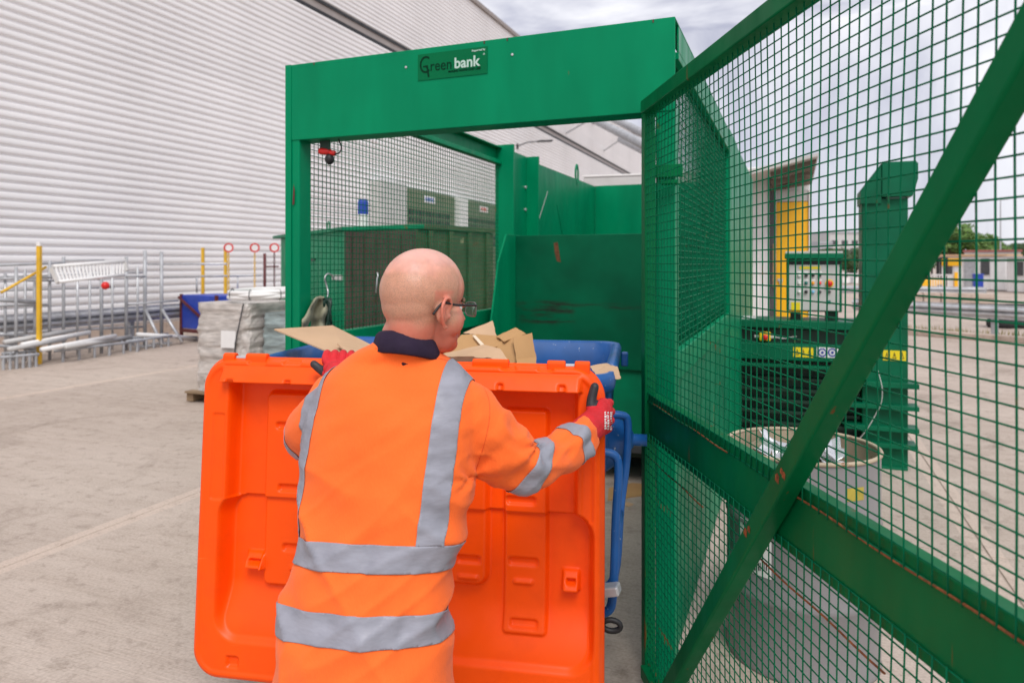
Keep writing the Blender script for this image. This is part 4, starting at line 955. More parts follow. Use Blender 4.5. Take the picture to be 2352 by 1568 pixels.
# round red and white discs with chains on the warehouse wall side
for x, lab in ((525,'leftmost of the three round red and white discs on chains'),(585,'middle one of the three round red and white discs on chains'),(630,'rightmost red and white disc, on a rusty chain by the green container')):
    c = at(x, 569, 15.2); t = thing('warning_disc', lab, 'disc', c, 'red and white discs'); M = Vector((0,0,1)).rotation_difference(-Fw+Rt*.5).to_matrix().to_4x4()
    MB().lathe([(0,-.03),(.10,-.03),(.10,.03),(.075,.031),(.07,.02)], 24, c, M).build('rim', m_red, t, smooth=False); MB().lathe([(0,.024),(.07,.024)], 24, c, M).build('face', m_white, t)
    b = MB(); n = 14; z0 = at(x, 672 if x != 630 else 662, 15.2).z
    for k in range(n):
        cz = c.z-.10-(c.z-.10-z0)*(k+.5)/n; ax = Rt if k % 2 else Fw
        b.tube([Vector((c.x,c.y,cz))+ax*(.018*math.cos(a))+UZ*(.036*math.sin(a)) for a in [2*math.pi*q/8 for q in range(8)]], .007, 5, True)
    b.build('chain', m_maroon if x == 630 else m_yellow, t)

# ================================================================== RIGHT: LOADING BOOTH, TRAILER
bo = thing('loading_booth', 'white loading booth with weathered canopy and bright yellow door', 'building', at(1790, 799, 14))
BY = 13.5
def bb(name, x0, y0, x1, y1, Y, dep, mt, bevel=.01, par=bo):
    a, c = onY(x0, y0, Y), onY(x1, y1, Y); xm = (x0+x1)/2
    return MB().box(a.x, c.x, Y, Y+dep, max(0, onY(xm, y1, Y).z), onY(xm, y0, Y).z).build(name, mt, par, bevel=bevel)
bb('side_wall', 1703, 384, 1768, 850, BY, 2.4, m_white)
for k in range(6): bb('wall_rib', 1706+k*10.5, 392, 1708.5+k*10.5, 850, BY-.015, .014, m_clad, 0)
bb('dark_post', 1768.5, 380, 1781, 850, BY-.06, .16, m_dgrey); bb('timber_jamb', 1774, 560, 1781, 660, BY-.09, .025, m_wood)
bb('door', 1782, 464, 1857, 850, BY+.02, .06, m_yel2); bb('over_panel', 1782, 436, 1857, 463, BY+.02, .06, m_grey); bb('door_frame', 1857.5, 436, 1863, 850, BY-.02, .12, m_white)
bb('back_wall', 1782, 400, 1860, 850, BY+.1, 2.3, m_white); bb('hasp', 1786, 640, 1798, 646, BY+.005, .012, m_galv, 0); bb('padlock', 1790, 644, 1796, 653, BY-.01, .02, m_galv, .005)
pts = [onY(1697, 396, BY-1.2), onY(1882, 350, BY-1.2), onY(1880, 358, BY-1.2), onY(1697, 408, BY-1.2)]
MB().prism(pts, (0, 3.8, .0)).build('canopy_roof', m_grey, bo)
m_canopy = mat('weathered_canopy', (.16,.13,.10), .8, .4, 5, dirt=.6, dcol=(.05,.04,.03), stretch=(1,6,6))
for k, (ya, yb) in enumerate(((392,410),(412,424),(426,437))):
    MB().prism([onY(1768,ya+4-k,BY-.9+.3*k), onY(1876-4*k,ya-28+k*4,BY-.9+.3*k), onY(1872-4*k,yb-22+k*4,BY-.9+.3*k), onY(1772,yb+2,BY-.9+.3*k)], (0,.06,0)).build('canopy_board', m_canopy, bo, bevel=.01)
tr = thing('box_trailer', 'pale grey box trailer whose roof shows above the hopper back', 'trailer', at(1500, 742, 20))
ta, tb = at(1340,600,20.0), at(1640,600,19.0); td = (tb-ta).normalized(); tn = Vector((-td.y,td.x,0))
quadbox('body', ta, tb, tb+tn*2.5, 1.1, 4.1, m_grey, tr, .03); quadbox('roof_cap', ta-td*.02-tn*.02, tb+td*.02-tn*.02, tb+td*.02+tn*2.52, 4.11, 4.16, m_white, tr)
quadbox('chassis', ta+td*.3+tn*.5, tb-td*.3+tn*.5, tb-td*.3+tn*2.0, .7, 1.09, m_dgrey, tr)
for s in (.6, 1.7, 2.8):
    for w in (.15, 2.2):
        c = ta+td*s+tn*w; c.z = .5; MB().lathe([(.2,-.12),(.45,-.12),(.5,-.08),(.5,.08),(.45,.12),(.2,.12)], 20, c, Vector((0,0,1)).rotation_difference(tn).to_matrix().to_4x4()).build('wheel', m_rubber, tr)

# ================================================================== RIGHT: YARD BEYOND THE GATE
A, B = at(1960,700,18.3), at(2560,700,13.6); guard_rail(A, B, 'galvanised crash barrier across the yard, nearer of the two on the right', .78, [1.2,3.3,5.4,7.5])
A, B = at(1930,650,29), at(2262,655,27); guard_rail(A, B, 'farther crash barrier on the right, behind the stacked slabs', .80, [1,3,5])
kb = MB().bar(at(1930,752,18.0)*Vector((1,1,0)) if False else Vector((*at(1930,752,18.2).xy,.07)), Vector((*at(2700,770,13.0).xy,.07)), .3, .14).build('kerb', m_margin, bevel=.02); kb['kind'] = 'structure'
gs = MB(); rs = random.Random(5); ka, kb2 = at(1930,752,18.6), at(2700,770,13.4)
for k in range(900):
    p = ka+(kb2-ka)*rs.random()+Fw*rs.uniform(0,.9); p.z = 0; h = rs.uniform(.05,.22); a = rs.uniform(0,6.28); w = Vector((math.cos(a),math.sin(a),0))*.02; l = Vector((rs.uniform(-.06,.06),rs.uniform(-.06,.06),h))
    gs.add([p-w,p+w,p+l], [(0,1,2)])
m_dry = mat('dry_grass_blades', (.30,.24,.11), .9, .4, 4); g = gs.build('verge_grass', m_dry, kind='stuff'); tag(g, 'dry grass along the kerb below the nearer crash barrier', 'grass')
ds = thing('dark_tyre_stack', 'dark stack of tyres behind the nearer crash barrier at right edge', 'tyres', at(2330,756,17.5)*Vector((1,1,0)))
for k in range(3):
    for q in range(3):
        c = at(2300+k*38,700,18.6); c.z = .11+.2*q; MB().lathe([(.18,-.09),(.30,-.1),(.34,-.05),(.34,.05),(.30,.1),(.18,.09),(.18,-.09)], 18, c).build('tyre', m_rubber, ds, smooth=True)
sk = thing('slab_stack', 'grey pile of stacked slabs between the two crash barriers', 'slabs', at(2170,700,24)*Vector((1,1,0)))
sa_, sb3 = at(2082,690,24.5), at(2256,690,23.5); sdd = (sb3-sa_).normalized(); snn = Vector((-sdd.y,sdd.x,0))
for k in range(4):
    for q in range(5):
        a = sa_+sdd*(.52*q)+snn*random.uniform(-.04,.04); quadbox('slab', a, a+sdd*.49, a+sdd*.49+snn*.8, .02+.17*k, .17+.17*k, m_margin, sk)
# forklift
fl = at(2128,664,40); fl.z = 0
fk = thing('forklift', 'small yellow forklift with black mast parked in the far yard', 'forklift', fl)
def fb(name, x0, x1, y0, y1, z0, z1, mt, bevel=.03, par=fk): return MB().box(x0,x1,y0,y1,z0,z1, Matrix.Translation(fl) @ Matrix.Rotation(YAW,4,'Z')).build(name, mt, par, bevel=bevel)
fb('chassis', -.85,.75,-.5,.5,.3,.85,m_yel2,.08); fb('counterweight', -1.2,-.851,-.5,.5,.25,1.05,m_yel2,.12); fb('mast', .80,.95,-.45,-.33,.1,2.05,m_black); fb('mast', .80,.95,.33,.45,.1,2.05,m_black); fb('mast_bar', .80,.95,-.329,.329,1.95,2.05,m_black)
for x in (-.7,.55):
    for y in (-.42,.42): fb('roof_post', x-.04,x+.04,y-.04,y+.04,.86,1.95,m_black,.01)
fb('roof', -.8,.7,-.5,.5,1.96,2.05,m_black); fb('seat', -.4,.05,-.25,.25,.86,1.0,m_black); fb('seat_back', -.45,-.35,-.25,.25,1.01,1.5,m_black); fb('fork', .951,1.9,-.3,-.2,.12,.17,m_black); fb('fork', .951,1.9,.2,.3,.12,.17,m_black)
for x in (-.75,.45):
    for y in (-.5,.5):
        c = fl+Matrix.Rotation(YAW,3,'Z') @ Vector((x,y,.27)); MB().lathe([(.1,-.1),(.24,-.1),(.27,-.05),(.27,.05),(.24,.1),(.1,.1)], 16, c, Matrix.Rotation(YAW,4,'Z') @ Matrix.Rotation(rad(90),4,'X')).build('wheel', m_rubber, fk)
# crowd barrier
ba, bb2 = at(2140,664,38), at(2196,664,37); ba.z = bb2.z = 0
cbr = thing('crowd_barrier', 'pale barred barrier with yellow end post beside the forklift', 'barrier', (ba+bb2)/2)
for z in (.35, 1.1): MB().bar(ba+UZ*z, bb2+UZ*z, .06, .08).build('rail', m_white, cbr)
for k in range(9): p = ba+(bb2-ba)*(k/9); MB().bar(p+UZ*.1, p+UZ*1.1, .05, .05).build('bar', m_white, cbr)
MB().bar(bb2, bb2+UZ*1.25, .16, .16).build('end_post', m_yel2, cbr); MB().bar(ba+UZ*.07-Fw*.3, bb2+UZ*.07-Fw*.3, .3, .14).build('foot_block', m_orange, cbr)
# site cabins
def cabin(x0, x1, ytop, d0, d1, label, mt, roof, sign=False):
    a, b = at(x0,650,d0), at(x1,650,d1); zt = at((x0+x1)/2, ytop, (d0+d1)/2).z; e = (b-a).normalized(); n = Vector((-e.y,e.x,0)); L_ = (b-a).length
    t = thing('site_cabin', label, 'cabin', Vector((*((a+b)/2).xy,0)), 'site cabins')
    quadbox('wall', a, b, b+n*3, .05, zt-.15, mt, t, .02); quadbox('roof', a-e*.1-n*.1, b+e*.1-n*.1, b+e*.1+n*3.1, zt-.149, zt, roof, t)
    for k in range(int(L_/.5)):
        p = a+e*(.1+.5*k)-n*.03; quadbox('wall_rib', p, p+e*.08, p+e*.08+n*.03, .1, zt-.2, mt, t, 0)
    for f, w, z0, z1, mm, nm in ((.42,.16,.1,2.1,m_galv2,'door'),(.66,.12,1.0,2.0,m_dgrey,'window'),(.15,.1,1.0,1.9,m_dgrey,'window')):
        p = a+e*(L_*f)-n*.06; quadbox(nm, p, p+e*(L_*w), p+e*(L_*w)+n*.04, z0, min(z1, zt-.3), mm, t)
    if sign:
        p = a+e*.3-n*.08; quadbox('sign_board', p, p+e*(L_*.3), p+e*(L_*.3)+n*.04, zt-.75, zt-.25, m_yel2, t)
    return t
cabin(2150, 2310, 584, 47, 44, 'white site cabin with yellow sign board in the far yard', m_white, m_card2, True)
cabin(2312, 2480, 588, 42, 38, 'plain white site cabin at the right edge of the yard', m_white, m_grey)
cabin(2215, 2345, 574, 56, 54, 'red roofed cabin showing behind the white site cabins', m_grey, mat('faded_red_roof', (.32,.10,.09), .7, .2, 3))
cabin(1935, 1978, 628, 60, 60, 'small pale cabin seen left of the green column', m_white, m_grey)
bl2 = thing('blue_waste_bin', 'small blue bin by the cabin wall in the far yard', 'bin', Vector((*at(2246,650,43.4).xy,0)))
MB().box(-.25,.25,-.25,.25,.08,1.0,Matrix.Translation(bl2.location)).build('tub', m_bluebox, bl2, bevel=.04); MB().box(-.28,.28,-.28,.28,1.001,1.08,Matrix.Translation(bl2.location)).build('lid', m_bluebox, bl2, bevel=.03)
lpn = Vector((*at(2298,600,70).xy,0)); lamp2 = thing('lamp_post', 'tall thin lamp post rising above the far trees', 'lamp post', lpn)
MB().tube([lpn, lpn+UZ*8], [.09,.05], 8).build('pole', m_galv2, lamp2); MB().bar(lpn+UZ*8, lpn+UZ*8.1+Rt*.8, .12, .08).build('lamp_head', m_galv2, lamp2)
# far blocks
for x0, x1, yt, d, lab, mt in ((1905,1975,536,260,'distant grey office block on the skyline left of the green column',m_grey),(1880,1912,560,240,'distant low dark block beside the grey office block',m_galv2),(2290,2420,592,180,'distant low grey shed roof at the right edge',m_galv2)):
    a, b = at(x0,600,d), at(x1,600,d); zt = at(x0,yt,d).z; t = thing('distant_building', lab, 'building', Vector((*((a+b)/2).xy,0)))
    quadbox('wall', a, b, b+Fw*20, 0, zt, mt, t, 0); quadbox('parapet', a-Fw*.3, b-Fw*.3, b+Fw*20.3, zt+.01, zt+.8, m_galv2, t, 0)
    e = (b-a).normalized(); L_ = (b-a).length; n_ = max(2, int(L_/3))
    for k in range(n_):
        for q in range(max(1, int(zt/4))):
            p = a+e*(L_*(k+.2)/n_)-Fw*.1; quadbox('window', p, p+e*(L_*.6/n_), p+e*(L_*.6/n_)+Fw*.2, 1.5+q*3.6, 3.2+q*3.6, m_dgrey, t, 0)
# trees
def tree(x, d, ytop, wpx, label, mt, seed, nl=2600):
    rs = random.Random(seed); base = Vector((*at(x,600,d).xy,0)); top = at(x,ytop,d).z; w = wpx/FPX*d/2
    t = thing('tree', label, 'tree', base, 'trees beyond the yard')
    b = MB(); b.tube([base, base+UZ*top*.3+Rt*.1, base+UZ*top*.6, base+UZ*top*.85], [w*.09, w*.07, w*.045, .03], 8)
    cl = []
    for k in range(16):
        a = rs.uniform(0,6.28); rr2 = rs.uniform(.15,.85)*w; z = top*rs.uniform(.28,.9); k_ = 1-max(0,(z/top-.55))*1.2
        c = base+Vector((math.cos(a)*rr2*k_, math.sin(a)*rr2*k_, z)); cl.append((c, w*rs.uniform(.25,.42))); b.tube([base+UZ*z*.7, (base+UZ*z*.8+c)/2, c], [w*.035, w*.025, w*.012], 5)
    b.build('trunk', m_bark, t); f = MB(); s = w*.055
    for k in range(nl):
        c, r = rs.choice(cl); v = Vector((rs.gauss(0,1),rs.gauss(0,1),rs.gauss(0,1))).normalized()*(r*rs.uniform(.6,1.05)); v.z *= .8; p = c+v
        if p.z > top: p.z = top-rs.random()*.3
        p.z = max(.3, p.z)
        a1 = Vector((rs.gauss(0,1),rs.gauss(0,1),rs.gauss(0,.6))).normalized(); a2 = a1.orthogonal().normalized(); ss = s*rs.uniform(.7,1.6)
        f.add([p-a1*ss, p+a2*ss*.6, p+a1*ss, p-a2*ss*.6], [(0,1,2,3)])
    f.build('crown', mt, t)
tree(1905, 95, 572, 120, 'dark round tree left of the green column on the skyline', m_leafB, 1)
tree(1955, 100, 566, 110, 'dark tree half hidden by the left side of the green column', m_leafB, 2)
tree(2125, 80, 535, 120, 'leafy tree just right of the green column', m_leafA, 3)
tree(2180, 84, 515, 150, 'tallest leafy tree above the site cabins', m_leafA, 4)
tree(2245, 86, 535, 140, 'leafy tree right of the tallest one above the cabins', m_leafA, 6)
tree(2290, 90, 553, 90, 'smallest leafy tree at the right end of the tree group', m_leafB, 7)
tree(2325, 92, 560, 120, 'dark low tree above the plain white cabin', m_leafB, 11)
tree(2075, 88, 560, 110, 'dark tree partly hidden by the right side of the green column', m_leafB, 12)
tree(2375, 90, 572, 110, 'dark tree at the right edge of the picture', m_leafB, 9)

# ================================================================== THE WORKER
HA = rad(14.6); wf = Vector((-math.sin(HA), math.cos(HA), 0)); wr = Vector((math.cos(HA), math.sin(HA), 0))
person = thing('person', 'bald person in orange hi-vis jacket and glasses pulling the bin by its lid', 'person', Vector((*at(850,1500,1.6).xy,0)))
m_jacket = mat('hi_vis_orange_fabric', (1.0,.165,.030), .8, .05, 7, bump=.4, bscale=300, bstretch=(1,1,.25), spec=.12, sheen=.1, rvar=.05)
m_tape = mat('reflective_tape', (.29,.295,.345), .45, .14, 12, bump=.5, bscale=20, bstretch=(1.2,1.2,3.2), spec=.25, metal=0, stretch=(1,1,2.5))
m_navy = mat('navy_polo', (.028,.018,.04), .85, .15, 20, bump=.3, bscale=500, spec=.2)
m_trs = mat('navy_work_trousers', (.02,.022,.035), .85, .15, 12, bump=.3, bscale=300)
m_boot = mat('black_boot', (.012,.011,.010), .5, .2, 10)
m_glovered = mat('red_glove_knit', (.62,.012,.02), .75, .12, 30, bump=.4, bscale=700)
m_gloveblk = mat('black_glove_coating', (.022,.020,.024), .5, .25, 25, bump=.4, bscale=300)
def skin_mat():
    m = mat('skin', (.66,.31,.225), .38, .22, 40, bump=.2, bscale=420, sss=.25, spec=.5)
    nt = m.node_tree; N = nt.nodes; L = nt.links; b = N['Principled BSDF']; src = b.inputs['Base Color'].links[0].from_socket
    at_ = N.new('ShaderNodeAttribute'); at_.attribute_name = 'zone'
    sp_ = N.new('ShaderNodeSeparateColor'); L.new(at_.outputs['Color'], sp_.inputs[0])
    t = N.new('ShaderNodeTexCoord'); n = N.new('ShaderNodeTexNoise'); n.inputs['Scale'].default_value = 420; n.inputs['Detail'].default_value = 3; L.new(t.outputs['Object'], n.inputs['Vector'])
    r = N.new('ShaderNodeValToRGB'); r.color_ramp.elements[0].position = .36; r.color_ramp.elements[0].color = (.42,.23,.15,1); r.color_ramp.elements[1].position = .56; r.color_ramp.elements[1].color = (.60,.31,.20,1); L.new(n.outputs['Fac'], r.inputs[0])
    m1 = N.new('ShaderNodeMixRGB'); L.new(sp_.outputs[0], m1.inputs[0]); L.new(src, m1.inputs[1]); L.new(r.outputs[0], m1.inputs[2])     # shaved stubble
    m2 = N.new('ShaderNodeMixRGB'); L.new(sp_.outputs[1], m2.inputs[0]); L.new(m1.outputs[0], m2.inputs[1]); m2.inputs[2].default_value = (.62,.16,.10,1)  # flushed skin
    m3 = N.new('ShaderNodeMixRGB'); L.new(sp_.outputs[2], m3.inputs[0]); L.new(m2.outputs[0], m3.inputs[1]); m3.inputs[2].default_value = (.74,.42,.36,1)   # bare crown
    L.new(m3.outputs[0], b.inputs['Base Color']); return m
m_skin = skin_mat()

# ---- jacket: torso and sleeves grown together
tors = [(1720,632,1062,1.565,.150),(1640,634,1054,1.567,.152),(1568,638,1046,1.57,.152),(1485,637,1040,1.575,.152),(1420,644,1028,1.58,.146),(1385,649,1028,1.585,.143),(1301,668,1038,1.60,.137),
        (1241,680,1050,1.61,.134),(1132,698,1074,1.632,.133),(1060,705,1090,1.648,.135),(1000,706,1096,1.66,.134),(950,712,1098,1.668,.130),(905,728,1096,1.676,.122),(870,745,1080,1.682,.112),(845,768,1058,1.686,.100),(825,795,1036,1.69,.088),(808,826,1014,1.680,.084),(794,852,996,1.672,.080),(780,868,982,1.668,.070)]
def ring_t(y, L_, R_, d, b, n=36):
    x = (L_+R_)/2; a = (R_-L_)/2/FPX*d; th = rad(17); a = math.sqrt(max(1e-4, a*a-(b*math.sin(th))**2))/math.cos(th); c = at(x, y, d); pts = []
    for k in range(n):
        t = 2*math.pi*k/n; ct, st = math.cos(t), math.sin(t); e = .82
        pts.append(c+wr*(a*math.copysign(abs(ct)**e, ct))+wf*(b*math.copysign(abs(st)**e, st)))
    return pts
JB = loft([ring_t(*r) for r in tors])
def sleeve(pts, mb):
    q = crom([(*at(x, y, d), r) for x, y, d, r in pts], 6); mb.tube([v[:3] for v in q], [v[3] for v in q], 20); return [(Vector(v[:3]), v[3]) for v in q]
slR = [(1005,930,1.68,.072),(1056,950,1.675,.086),(1120,1008,1.69,.084),(1178,1052,1.715,.074),(1228,1072,1.75,.0615),(1272,1048,1.83,.0585),(1312,1016,1.905,.0545),(1344,994,1.965,.048)]
slL = [(815,915,1.69,.065),(776,938,1.70,.074),(724,980,1.74,.070),(710,1008,1.80,.066),(720,985,1.89,.060),(738,935,2.0,.054),(764,885,2.10,.046)]
SR, SL = sleeve(slR, JB), sleeve(slL, JB)
jm = remesh(JB, .0062, 8, .5)
tc_z = [(at((r[1]+r[2])/2, r[0], r[3])) for r in tors]
def tcen(z):
    for i in range(len(tc_z)-1):
        if tc_z[i].z <= z <= tc_z[i+1].z:
            f = (z-tc_z[i].z)/(tc_z[i+1].z-tc_z[i].z); return tc_z[i].lerp(tc_z[i+1], f)
    return tc_z[0] if z < tc_z[0].z else tc_z[-1]
def sdist(p, S):                  # nearest sleeve ring: index, distance/radius
    bi, bd = 0, 9
    for i, (c, r) in enumerate(S):
        d = (p-c).length/r
        if d < bd: bi, bd = i, d
    return bi, bd
jb = bmesh.new(); jb.from_mesh(jm); jb.normal_update()
# cloth folds
crease = at(1242, 1016, 1.70); arm_pit = at(1082, 1095, 1.60)
for v in jb.verts:
    p = v.co; n = v.normal; o = 0
    c = tcen(p.z); xl = (p-c).dot(wr)
    # long soft drapes on the back, pulled from the right shoulder blade to the left hip
    q = Vector((xl*5+(p.z)*2.4, 0, p.z*2.2-xl*2)); o += .0085*noise.noise(q*1.5)
    q = Vector((p.x*3, p.y*3, p.z*13+xl*5)); o += .0052*noise.noise(q)
    q = Vector((xl*9, 0, p.z*26-xl*14)); o += .0026*noise.noise(q)
    rg = lambda q: (1-min(1, abs(noise.noise(q))*1.6))**3
    low = 1-sst(1.05, 1.32, p.z)*.75
    q = Vector((xl*3.2+p.z*1.2+2.0, (p.y+p.x)*1.5, p.z*6.5+xl*4.5)); o += .0125*(rg(q)-.55)*low*(.35+1.2*min(1, abs(xl)/.16))
    q = Vector((xl*5.0-p.z*2+7.0, 3.1, p.z*11-xl*6)); o += .0065*(rg(q)-.5)*low
    ir, dr_ = sdist(p, SR); il, dl_ = sdist(p, SL)
    if dr_ < 1.3 and ir > 6:
        s = ir/len(SR); q = Vector((p.x*11-p.z*16, p.y*11+p.x*5, p.z*11)); o += .0085*noise.noise(q*1.4)*min(1, (ir-6)/5); o += .006*(rg(Vector((p.x*9+p.z*9, p.y*6, p.z*12-p.x*6)))-.5)*min(1, (ir-6)/5)
        dd = (p-crease).length
        if dd < .13:
            w_ = (1-dd/.13)**2; ang = math.atan2((p-crease).dot(UZ), (p-crease).dot(wr)); o += w_*.0105*math.sin(ang*7+.8)-.010*math.exp(-(dd/.022)**2)
    if dl_ < 1.3 and il > 4:
        q = Vector((p.x*13, p.y*9, p.z*17)); o += .006*noise.noise(q)
    dd = (p-arm_pit).length
    if dd < .16: o += (1-dd/.16)**2*.007*math.sin(math.atan2((p-arm_pit).z, (p-arm_pit).dot(wr))*6)
    # gathering just above and below the waist bands
    for zb in (1.06, .92):
        e = p.z-zb
        if abs(e) < .12: o += .0075*math.exp(-(e/.05)**2)*noise.noise(Vector((xl*26, 1.3, zb*7)))
    v.co = p+n*o
jb.normal_update()
# split lines for the reflective tapes
LEAN = rad(13); tn_ = (UZ*math.cos(LEAN)+wf*math.sin(LEAN)).normalized()
back = lambda y: at(850, y, 1.45)
def cut(co, no, test):
    fs = [f for f in jb.faces if test(f.calc_center_median())]
    g = set(fs)
    for f in fs:
        g.update(f.edges); g.update(f.verts)
    bmesh.ops.bisect_plane(jb, geom=list(g), plane_co=co, plane_no=no)
is_R = lambda p: (lambda q: q[1] < 1.25 and q[0] > 13)(sdist(p, SR)); is_L = lambda p: (lambda q: q[1] < 1.25 and q[0] > 9)(sdist(p, SL))
bands = []
for y, h in ((1291,.056),(1452,.062)):
    c = back(y)
    for s in (-1, 1): cut(c+tn_*(s*h/2), tn_, lambda p: p.z < 1.25 and p.z > .6 and not is_R(p))
    bands.append((c, tn_, h/2))
SX, SW = {1: .138, -1: .192}, .0275
cz = lambda p: (p-tcen(p.z)).dot(wr)
saxis = (tcen(1.45)-tcen(1.0)); saxis.normalize()
spn = (wr-saxis*wr.dot(saxis)).normalized(); s0 = tcen(1.2)
strap = lambda p: (p-s0).dot(spn)
for s in (-1, 1):
    for k in (-1, 1): cut(s0+spn*(s*SX[s]+k*SW), spn, lambda p: p.z > .95 and not is_L(p) and not is_R(p))
def sl_band(S, px0, px1, tst):
    bi = []
    for i in px0, px1: bi.append(i)
    return bi
def axis_at(S, i): return (S[min(i+1, len(S)-1)][0]-S[max(i-1,0)][0]).normalized()
arm = []
for S, i, h, tst in ((SR, 24, .027, is_R), (SR, 36, .024, is_R), (SL, 17, .027, is_L), (SL, 28, .026, is_L)):
    c, ax = S[i][0], axis_at(S, i)
    if S is SR and i == 24: ax = (at(1300,1115,1.74)-at(1165,1025,1.70)).normalized(); c = at(1222,1072,1.735)
    for s in (-1, 1): cut(c+ax*(s*h), ax, lambda p, c=c: (p-c).length < .16 and tst(p))
    arm.append((c, ax, h, S))
def in_tape(p):
    R_, L_ = is_R(p), is_L(p)
    for c, nn, h in bands:
        if abs((p-c).dot(nn)) < h and p.z < 1.2 and not (R_ and sdist(p, SR)[1] < 1.1): return 'waist_tape' if c.z > .99 else 'hem_tape'
    for c, ax, h, S in arm:
        if abs((p-c).dot(ax)) < h and (p-c).length < .13 and (R_ if S is SR else L_): return 'sleeve_tape_R' if S is SR else 'sleeve_tape_L'
    if not R_ and not L_:
        u = strap(p)
        for s in (-1, 1):
            if abs(u-s*SX[s]) < SW and (p-bands[0][0]).dot(tn_) > bands[0][2]: return 'shoulder_tape_R' if s > 0 else 'shoulder_tape_L'
    return None
jb.normal_update(); jb.verts.index_update(); groups = {}
for f in jb.faces:
    k = in_tape(f.calc_center_median())
    if k: groups.setdefault(k, []).append(f)
jmesh = bpy.data.meshes.new('jacket'); 
tape_objs = []
for k, fs in groups.items():
    mp_ = {}; vs = []; ff = []
    for f in fs:
        idx = []
        for v in f.verts:
            key = v.index
            if key not in mp_:
                w_ = noise.noise(v.co*45)*.7 if 'sleeve' in k else noise.noise(Vector((v.co.x*20, v.co.y*20, v.co.z*(60 if 'shoulder' in k else 14))))
                mp_[key] = len(vs); vs.append(v.co+v.normal*(.0012+.003*max(0, w_)))
            idx.append(mp_[key])
        ff.append(tuple(idx))
    tape_objs.append((k, MB().add(vs, ff)))
jb.to_mesh(jmesh); jb.free()
jacket = link('jacket', jmesh, m_jacket, person, smooth=True, label='orange high visibility long sleeved jacket with grey reflective tapes')
for k, b in tape_objs:
    o = b.build(k.rsplit('_', 1)[0] if k[-2:] in ('_R','_L') else k, m_tape, jacket, smooth=True); s = o.modifiers.new('t', 'SOLIDIFY'); s.thickness = .0014; s.offset = 1
from mathutils.bvhtree import BVHTree
jbv = BVHTree.FromPolygons([v.co for v in jmesh.vertices], [tuple(p.vertices) for p in jmesh.polygons])
m_thread = mat('orange_seam', (.75,.085,.008), .8, .1, 30)
def seam(path, name='sleeve_seam'):
    o = Vector((0,0,EYE)); P = []
    for x, y in crom(path, 6):
        h = jbv.ray_cast(o, (at(x, y, 1)-o).normalized())
        if h[0]: P.append(h[0]-h[1]*.0004)
    MB().tube(P, .0013, 6).build(name, m_thread, jacket, smooth=True)
seam([(1102,872),(1122,915),(1124,960),(1112,1020),(1096,1070),(1084,1104)]); seam([(748,862),(730,895),(722,930),(712,980),(706,1040)]); seam([(862,800),(930,806),(1002,822),(1060,834)], 'yoke_seam')
# ---- polo collar
nb = at(930, 808, 1.665)
def cring(dz, rx, ry, tilt, c=nb, n=40, sh=0):
    pts = []
    for k in range(n):
        t = 2*math.pi*k/n; pts.append(c+wr*(rx*math.cos(t)+.004)+wf*(ry*math.sin(t)+sh)+UZ*(dz-tilt*math.sin(t)+.006*math.cos(t)*-1))
    return pts
def collar():
    R_ = [(-.045,.066,.066,.022,.0),(.000,.0645,.0645,.022,.002),(.020,.0630,.063,.022,.004),(.027,.0635,.063,.022,.004),(.030,.0660,.066,.022,.003),(.026,.0695,.070,.022,.002),(.008,.0745,.076,.022,.0),(-.012,.0785,.081,.022,-.002),(-.014,.077,.079,.022,-.002),(-.002,.074,.076,.022,.0)]
    return loft([cring(a, b, c, d, sh=s) for a, b, c, d, s in R_], False, False)
co = collar().build('polo_collar', m_navy, person, smooth=True); s = co.modifiers.new('t','SOLIDIFY'); s.thickness = .003
# ---- head
HH = YAW-rad(45); hf0 = Vector((-math.sin(HH), math.cos(HH), 0)); hr = Vector((math.cos(HH), math.sin(HH), 0))
pit = rad(1); hf = hf0*math.cos(pit)-UZ*math.sin(pit); hu_ = hf0*math.sin(pit)+UZ*math.cos(pit)
HC = at(974, 690, 1.675); 
HM = Matrix(((hr.x,hf.x,hu_.x,HC.x),(hr.y,hf.y,hu_.y,HC.y),(hr.z,hf.z,hu_.z,HC.z),(0,0,0,1)))
def HP(x, y, z): return HM @ Vector((x, y, z))
hb = MB(); R3 = HM.to_3x3().to_4x4()
def he(c, r, n=28, k=20): hb.ell(HP(*c), r, R3, n, k)
he((0,-.004,.034), (.083,.103,.089)); he((0,-.030,.024), (.081,.080,.080)); he((0,-.042,-.004), (.072,.062,.066)); he((0,-.036,-.030), (.064,.058,.06)); he((0,.030,.030), (.073,.072,.070))
he((0,.032,-.040), (.064,.064,.078)); he((0,.036,-.085), (.052,.056,.045)); he((0,.070,-.105), (.030,.026,.022)); he((.048,.045,-.045), (.022,.035,.038)); he((-.048,.045,-.045), (.022,.035,.038))
he((0,.091,-.012), (.045,.014,.010)); he((0,.088,-.045), (.036,.018,.04))
hb.tube([HP(0,.092,-.008), HP(0,.104,-.028), HP(0,.116,-.047), HP(0,.100,-.058)], [.008,.010,.013,.010], 10); he((.012,.101,-.055), (.008,.009,.008)); he((-.012,.101,-.055), (.008,.009,.008))
he((0,.097,-.079), (.022,.008,.006)); he((0,.096,-.088), (.019,.008,.006))
nk = crom([(*HP(0,-.030,-.02), .064), (*HP(0,-.036,-.065), .0565), (*(nb+UZ*.03+wf*.004), .0575), (*(nb-UZ*.07), .064)], 6); hb.tube([v[:3] for v in nk], [v[3] for v in nk], 28)
